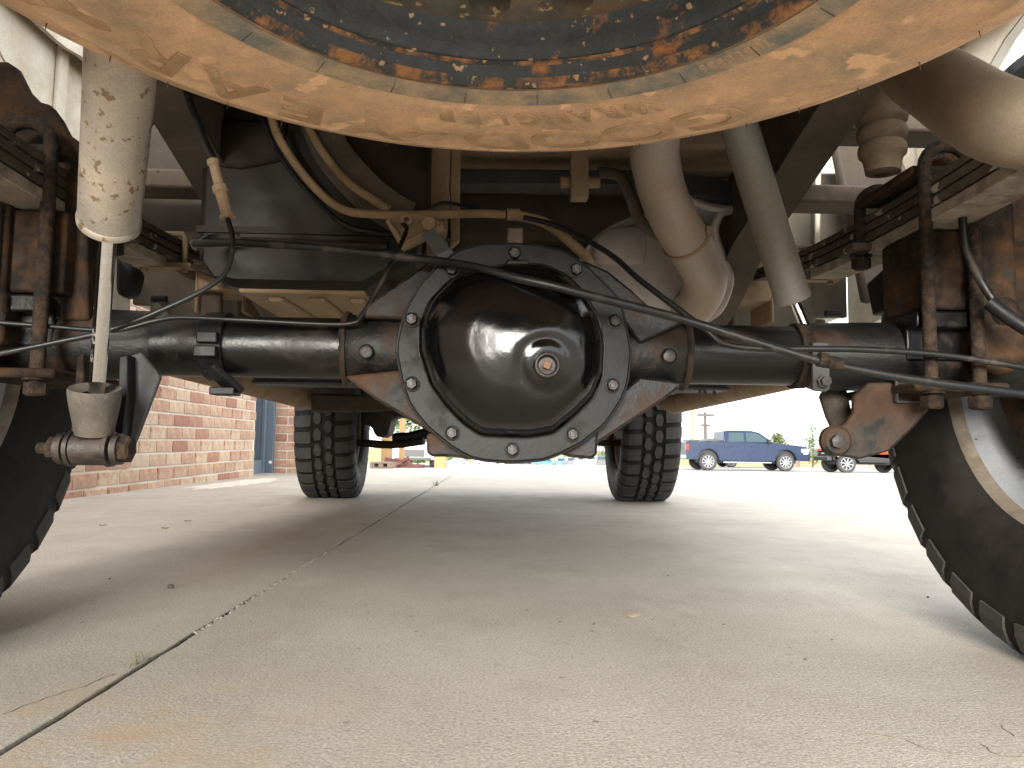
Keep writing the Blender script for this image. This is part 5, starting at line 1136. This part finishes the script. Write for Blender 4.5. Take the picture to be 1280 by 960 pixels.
for i, (u, D_, h, w, lab, ml) in enumerate([(752, 95, 4.6, 3.2, 'rounded green tree behind the SUVs beside the right front wheel', m_leafA), (715, 110, 3.6, 3.4, 'low green tree just right of the axle cover bottom', m_leafA), (605, 120, 3.8, 5.0, 'broad green tree beneath the axle cover', m_leafB), (572, 100, 4.2, 3.5, 'green tree left of the axle cover bottom, behind the sedans', m_leafA), (512, 70, 5.2, 3.0, 'green tree behind the white SUV and the thin post', m_leafA), (655, 130, 3.2, 4.5, 'low olive tree directly under the middle of the cover', m_leafB),
        (972, 110, 5.1, 1.6, 'rounded treetop showing over the hood of the blue pickup', m_leafB), (965+86, 120, 3.0, 3.5, 'low olive tree beside the grey roof', m_leafB), (1120, 95, 3.2, 3.0, 'olive tree behind the red off-roader', m_leafB)]):
    D_ = D_*1.4 if u > 560 and u < 800 else D_; q = P(u, 586, D_); tree(lab, (q.x, D_, gz(D_)), h*(1.5 if u > 560 and u < 800 else 1.0), lambda z, w=w: w*sqrt(max(0, 1-(2*z-1.1)**2*.8))*.6+.1, 2400, .16, ml, 20+i, .16, zlow=.03)
# --- board fence, houses, poles
m_fence = M('tan_fence_boards', (.42, .31, .21), (.30, .22, .15), .4, .8, .2, .9, .9, bump=.3, bs=10, var=.15, vs=2)
D_ = 58; x0, x1 = P(1000, 586, D_).x, P(1175, 586, D_).x; fx_ = thing('board_fence', 'low tan board fence running behind the red off-roader', 'fence', ((x0+x1)/2, D_, gz(D_)))
zt = P(1080, 573.5, D_).z; n_ = int((x1-x0)/.16)
mb = MB()
for k in range(n_): mb.b(x0+k*.16, x0+k*.16+.145, D_, D_+.02, gz(D_)-.02, zt+rnd.uniform(-.02, .02))
link('board', mb, m_fence, fx_, kind='stuff', smooth=0)
for k in range(5):
    x = x0+k*(x1-x0)/4; mb = MB(); mb.b(x-.06, x+.06, D_-.12, D_-.01, gz(D_)-.02, zt+.06); link('post', mb, m_pallet, fx_, smooth=0)
for u in (1032, 1040):
    p = P(u, 586, 47); mb = MB(); mb.b(p.x-.05, p.x+.05, 47, 47.1, gz(47)-.02, P(u, 570, 47).z); link('fence_post', mb, m_pallet, smooth=0, label='%s of the two bare posts in the grass before the fence' % ('left' if u == 1032 else 'right'), cat='post')
m_shing = M('grey_shingles', (.22, .21, .21), (.28, .26, .25), .4, 1, .2, .9, .9, bump=.3, bs=4, var=.15, vs=1); m_hbrick = M('house_brick', (.38, .24, .18), (.45, .33, .26), .4, 1, .2, .9, .9, bump=.2, bs=5)
D_ = 92; q = P(1052, 586, D_); hs_ = thing('house', 'low brick house with a grey hipped roof beyond the fence', 'house', (q.x, D_, gz(D_)))
zr, ze = P(1052, 557, D_).z, P(1052, 571, D_).z; xa, xb = P(1022, 570, D_).x, P(1140, 570, D_).x
mb = MB(); mb.b(xa+.5, xb-.5, D_, D_+8, gz(D_)-.1, ze); link('wall', mb, m_hbrick, hs_, smooth=0)
mb = MB(); mb.add([(xa, D_-.5, ze), (xb, D_-.5, ze), (xb, D_+8.5, ze), (xa, D_+8.5, ze), (xa+3, D_+4, zr), (xb-3, D_+4, zr)], [(0, 1, 5, 4), (1, 2, 5), (2, 3, 4, 5), (3, 0, 4), (3, 2, 1, 0)]); link('roof', mb, m_shing, hs_, smooth=0)
for u in (1030, 1060, 1090):
    p = P(u, 580, D_); mb = MB(); mb.b(p.x-.5, p.x+.5, D_-.05, D_+.02, ze-1.1, ze-.3); w_ = link('window', mb, m_white, hs_, smooth=0); mb = MB(); mb.b(p.x-.42, p.x+.42, D_-.07, D_-.055, ze-1.02, ze-.38); link('pane', mb, m_winblue, w_, smooth=0)
m_pole = M('weathered_pole', (.07, .06, .055), None, rough=.9, bump=.3)
D_ = 85; p0_ = P(882, 570, D_); up_ = thing('utility_pole', 'weathered utility pole with two crossarms above the blue pickup', 'utility pole', (p0_.x, D_, gz(D_)))
mb = MB(); mb.tube([(p0_.x, D_, gz(D_)-.1), (p0_.x, D_, P(882, 515, D_).z)], [.22, .16], 10); link('pole', mb, m_pole, up_)
for v_, hw_ in ((519, .95), (532, .55)):
    z = P(882, v_, D_).z; mb = MB(); mb.b(p0_.x-hw_, p0_.x+hw_, D_-.2, D_-.1, z-.13, z+.13)
    ca_ = link('crossarm', mb, m_pole, up_, smooth=0)
    for k in (-1, -.5, .5, 1): mb = MB(); mb.cyl((p0_.x+hw_*.92*k, D_-.15, z+.06), (p0_.x+hw_*.92*k, D_-.15, z+.22), .05, 8); link('insulator', mb, m_pole, ca_)
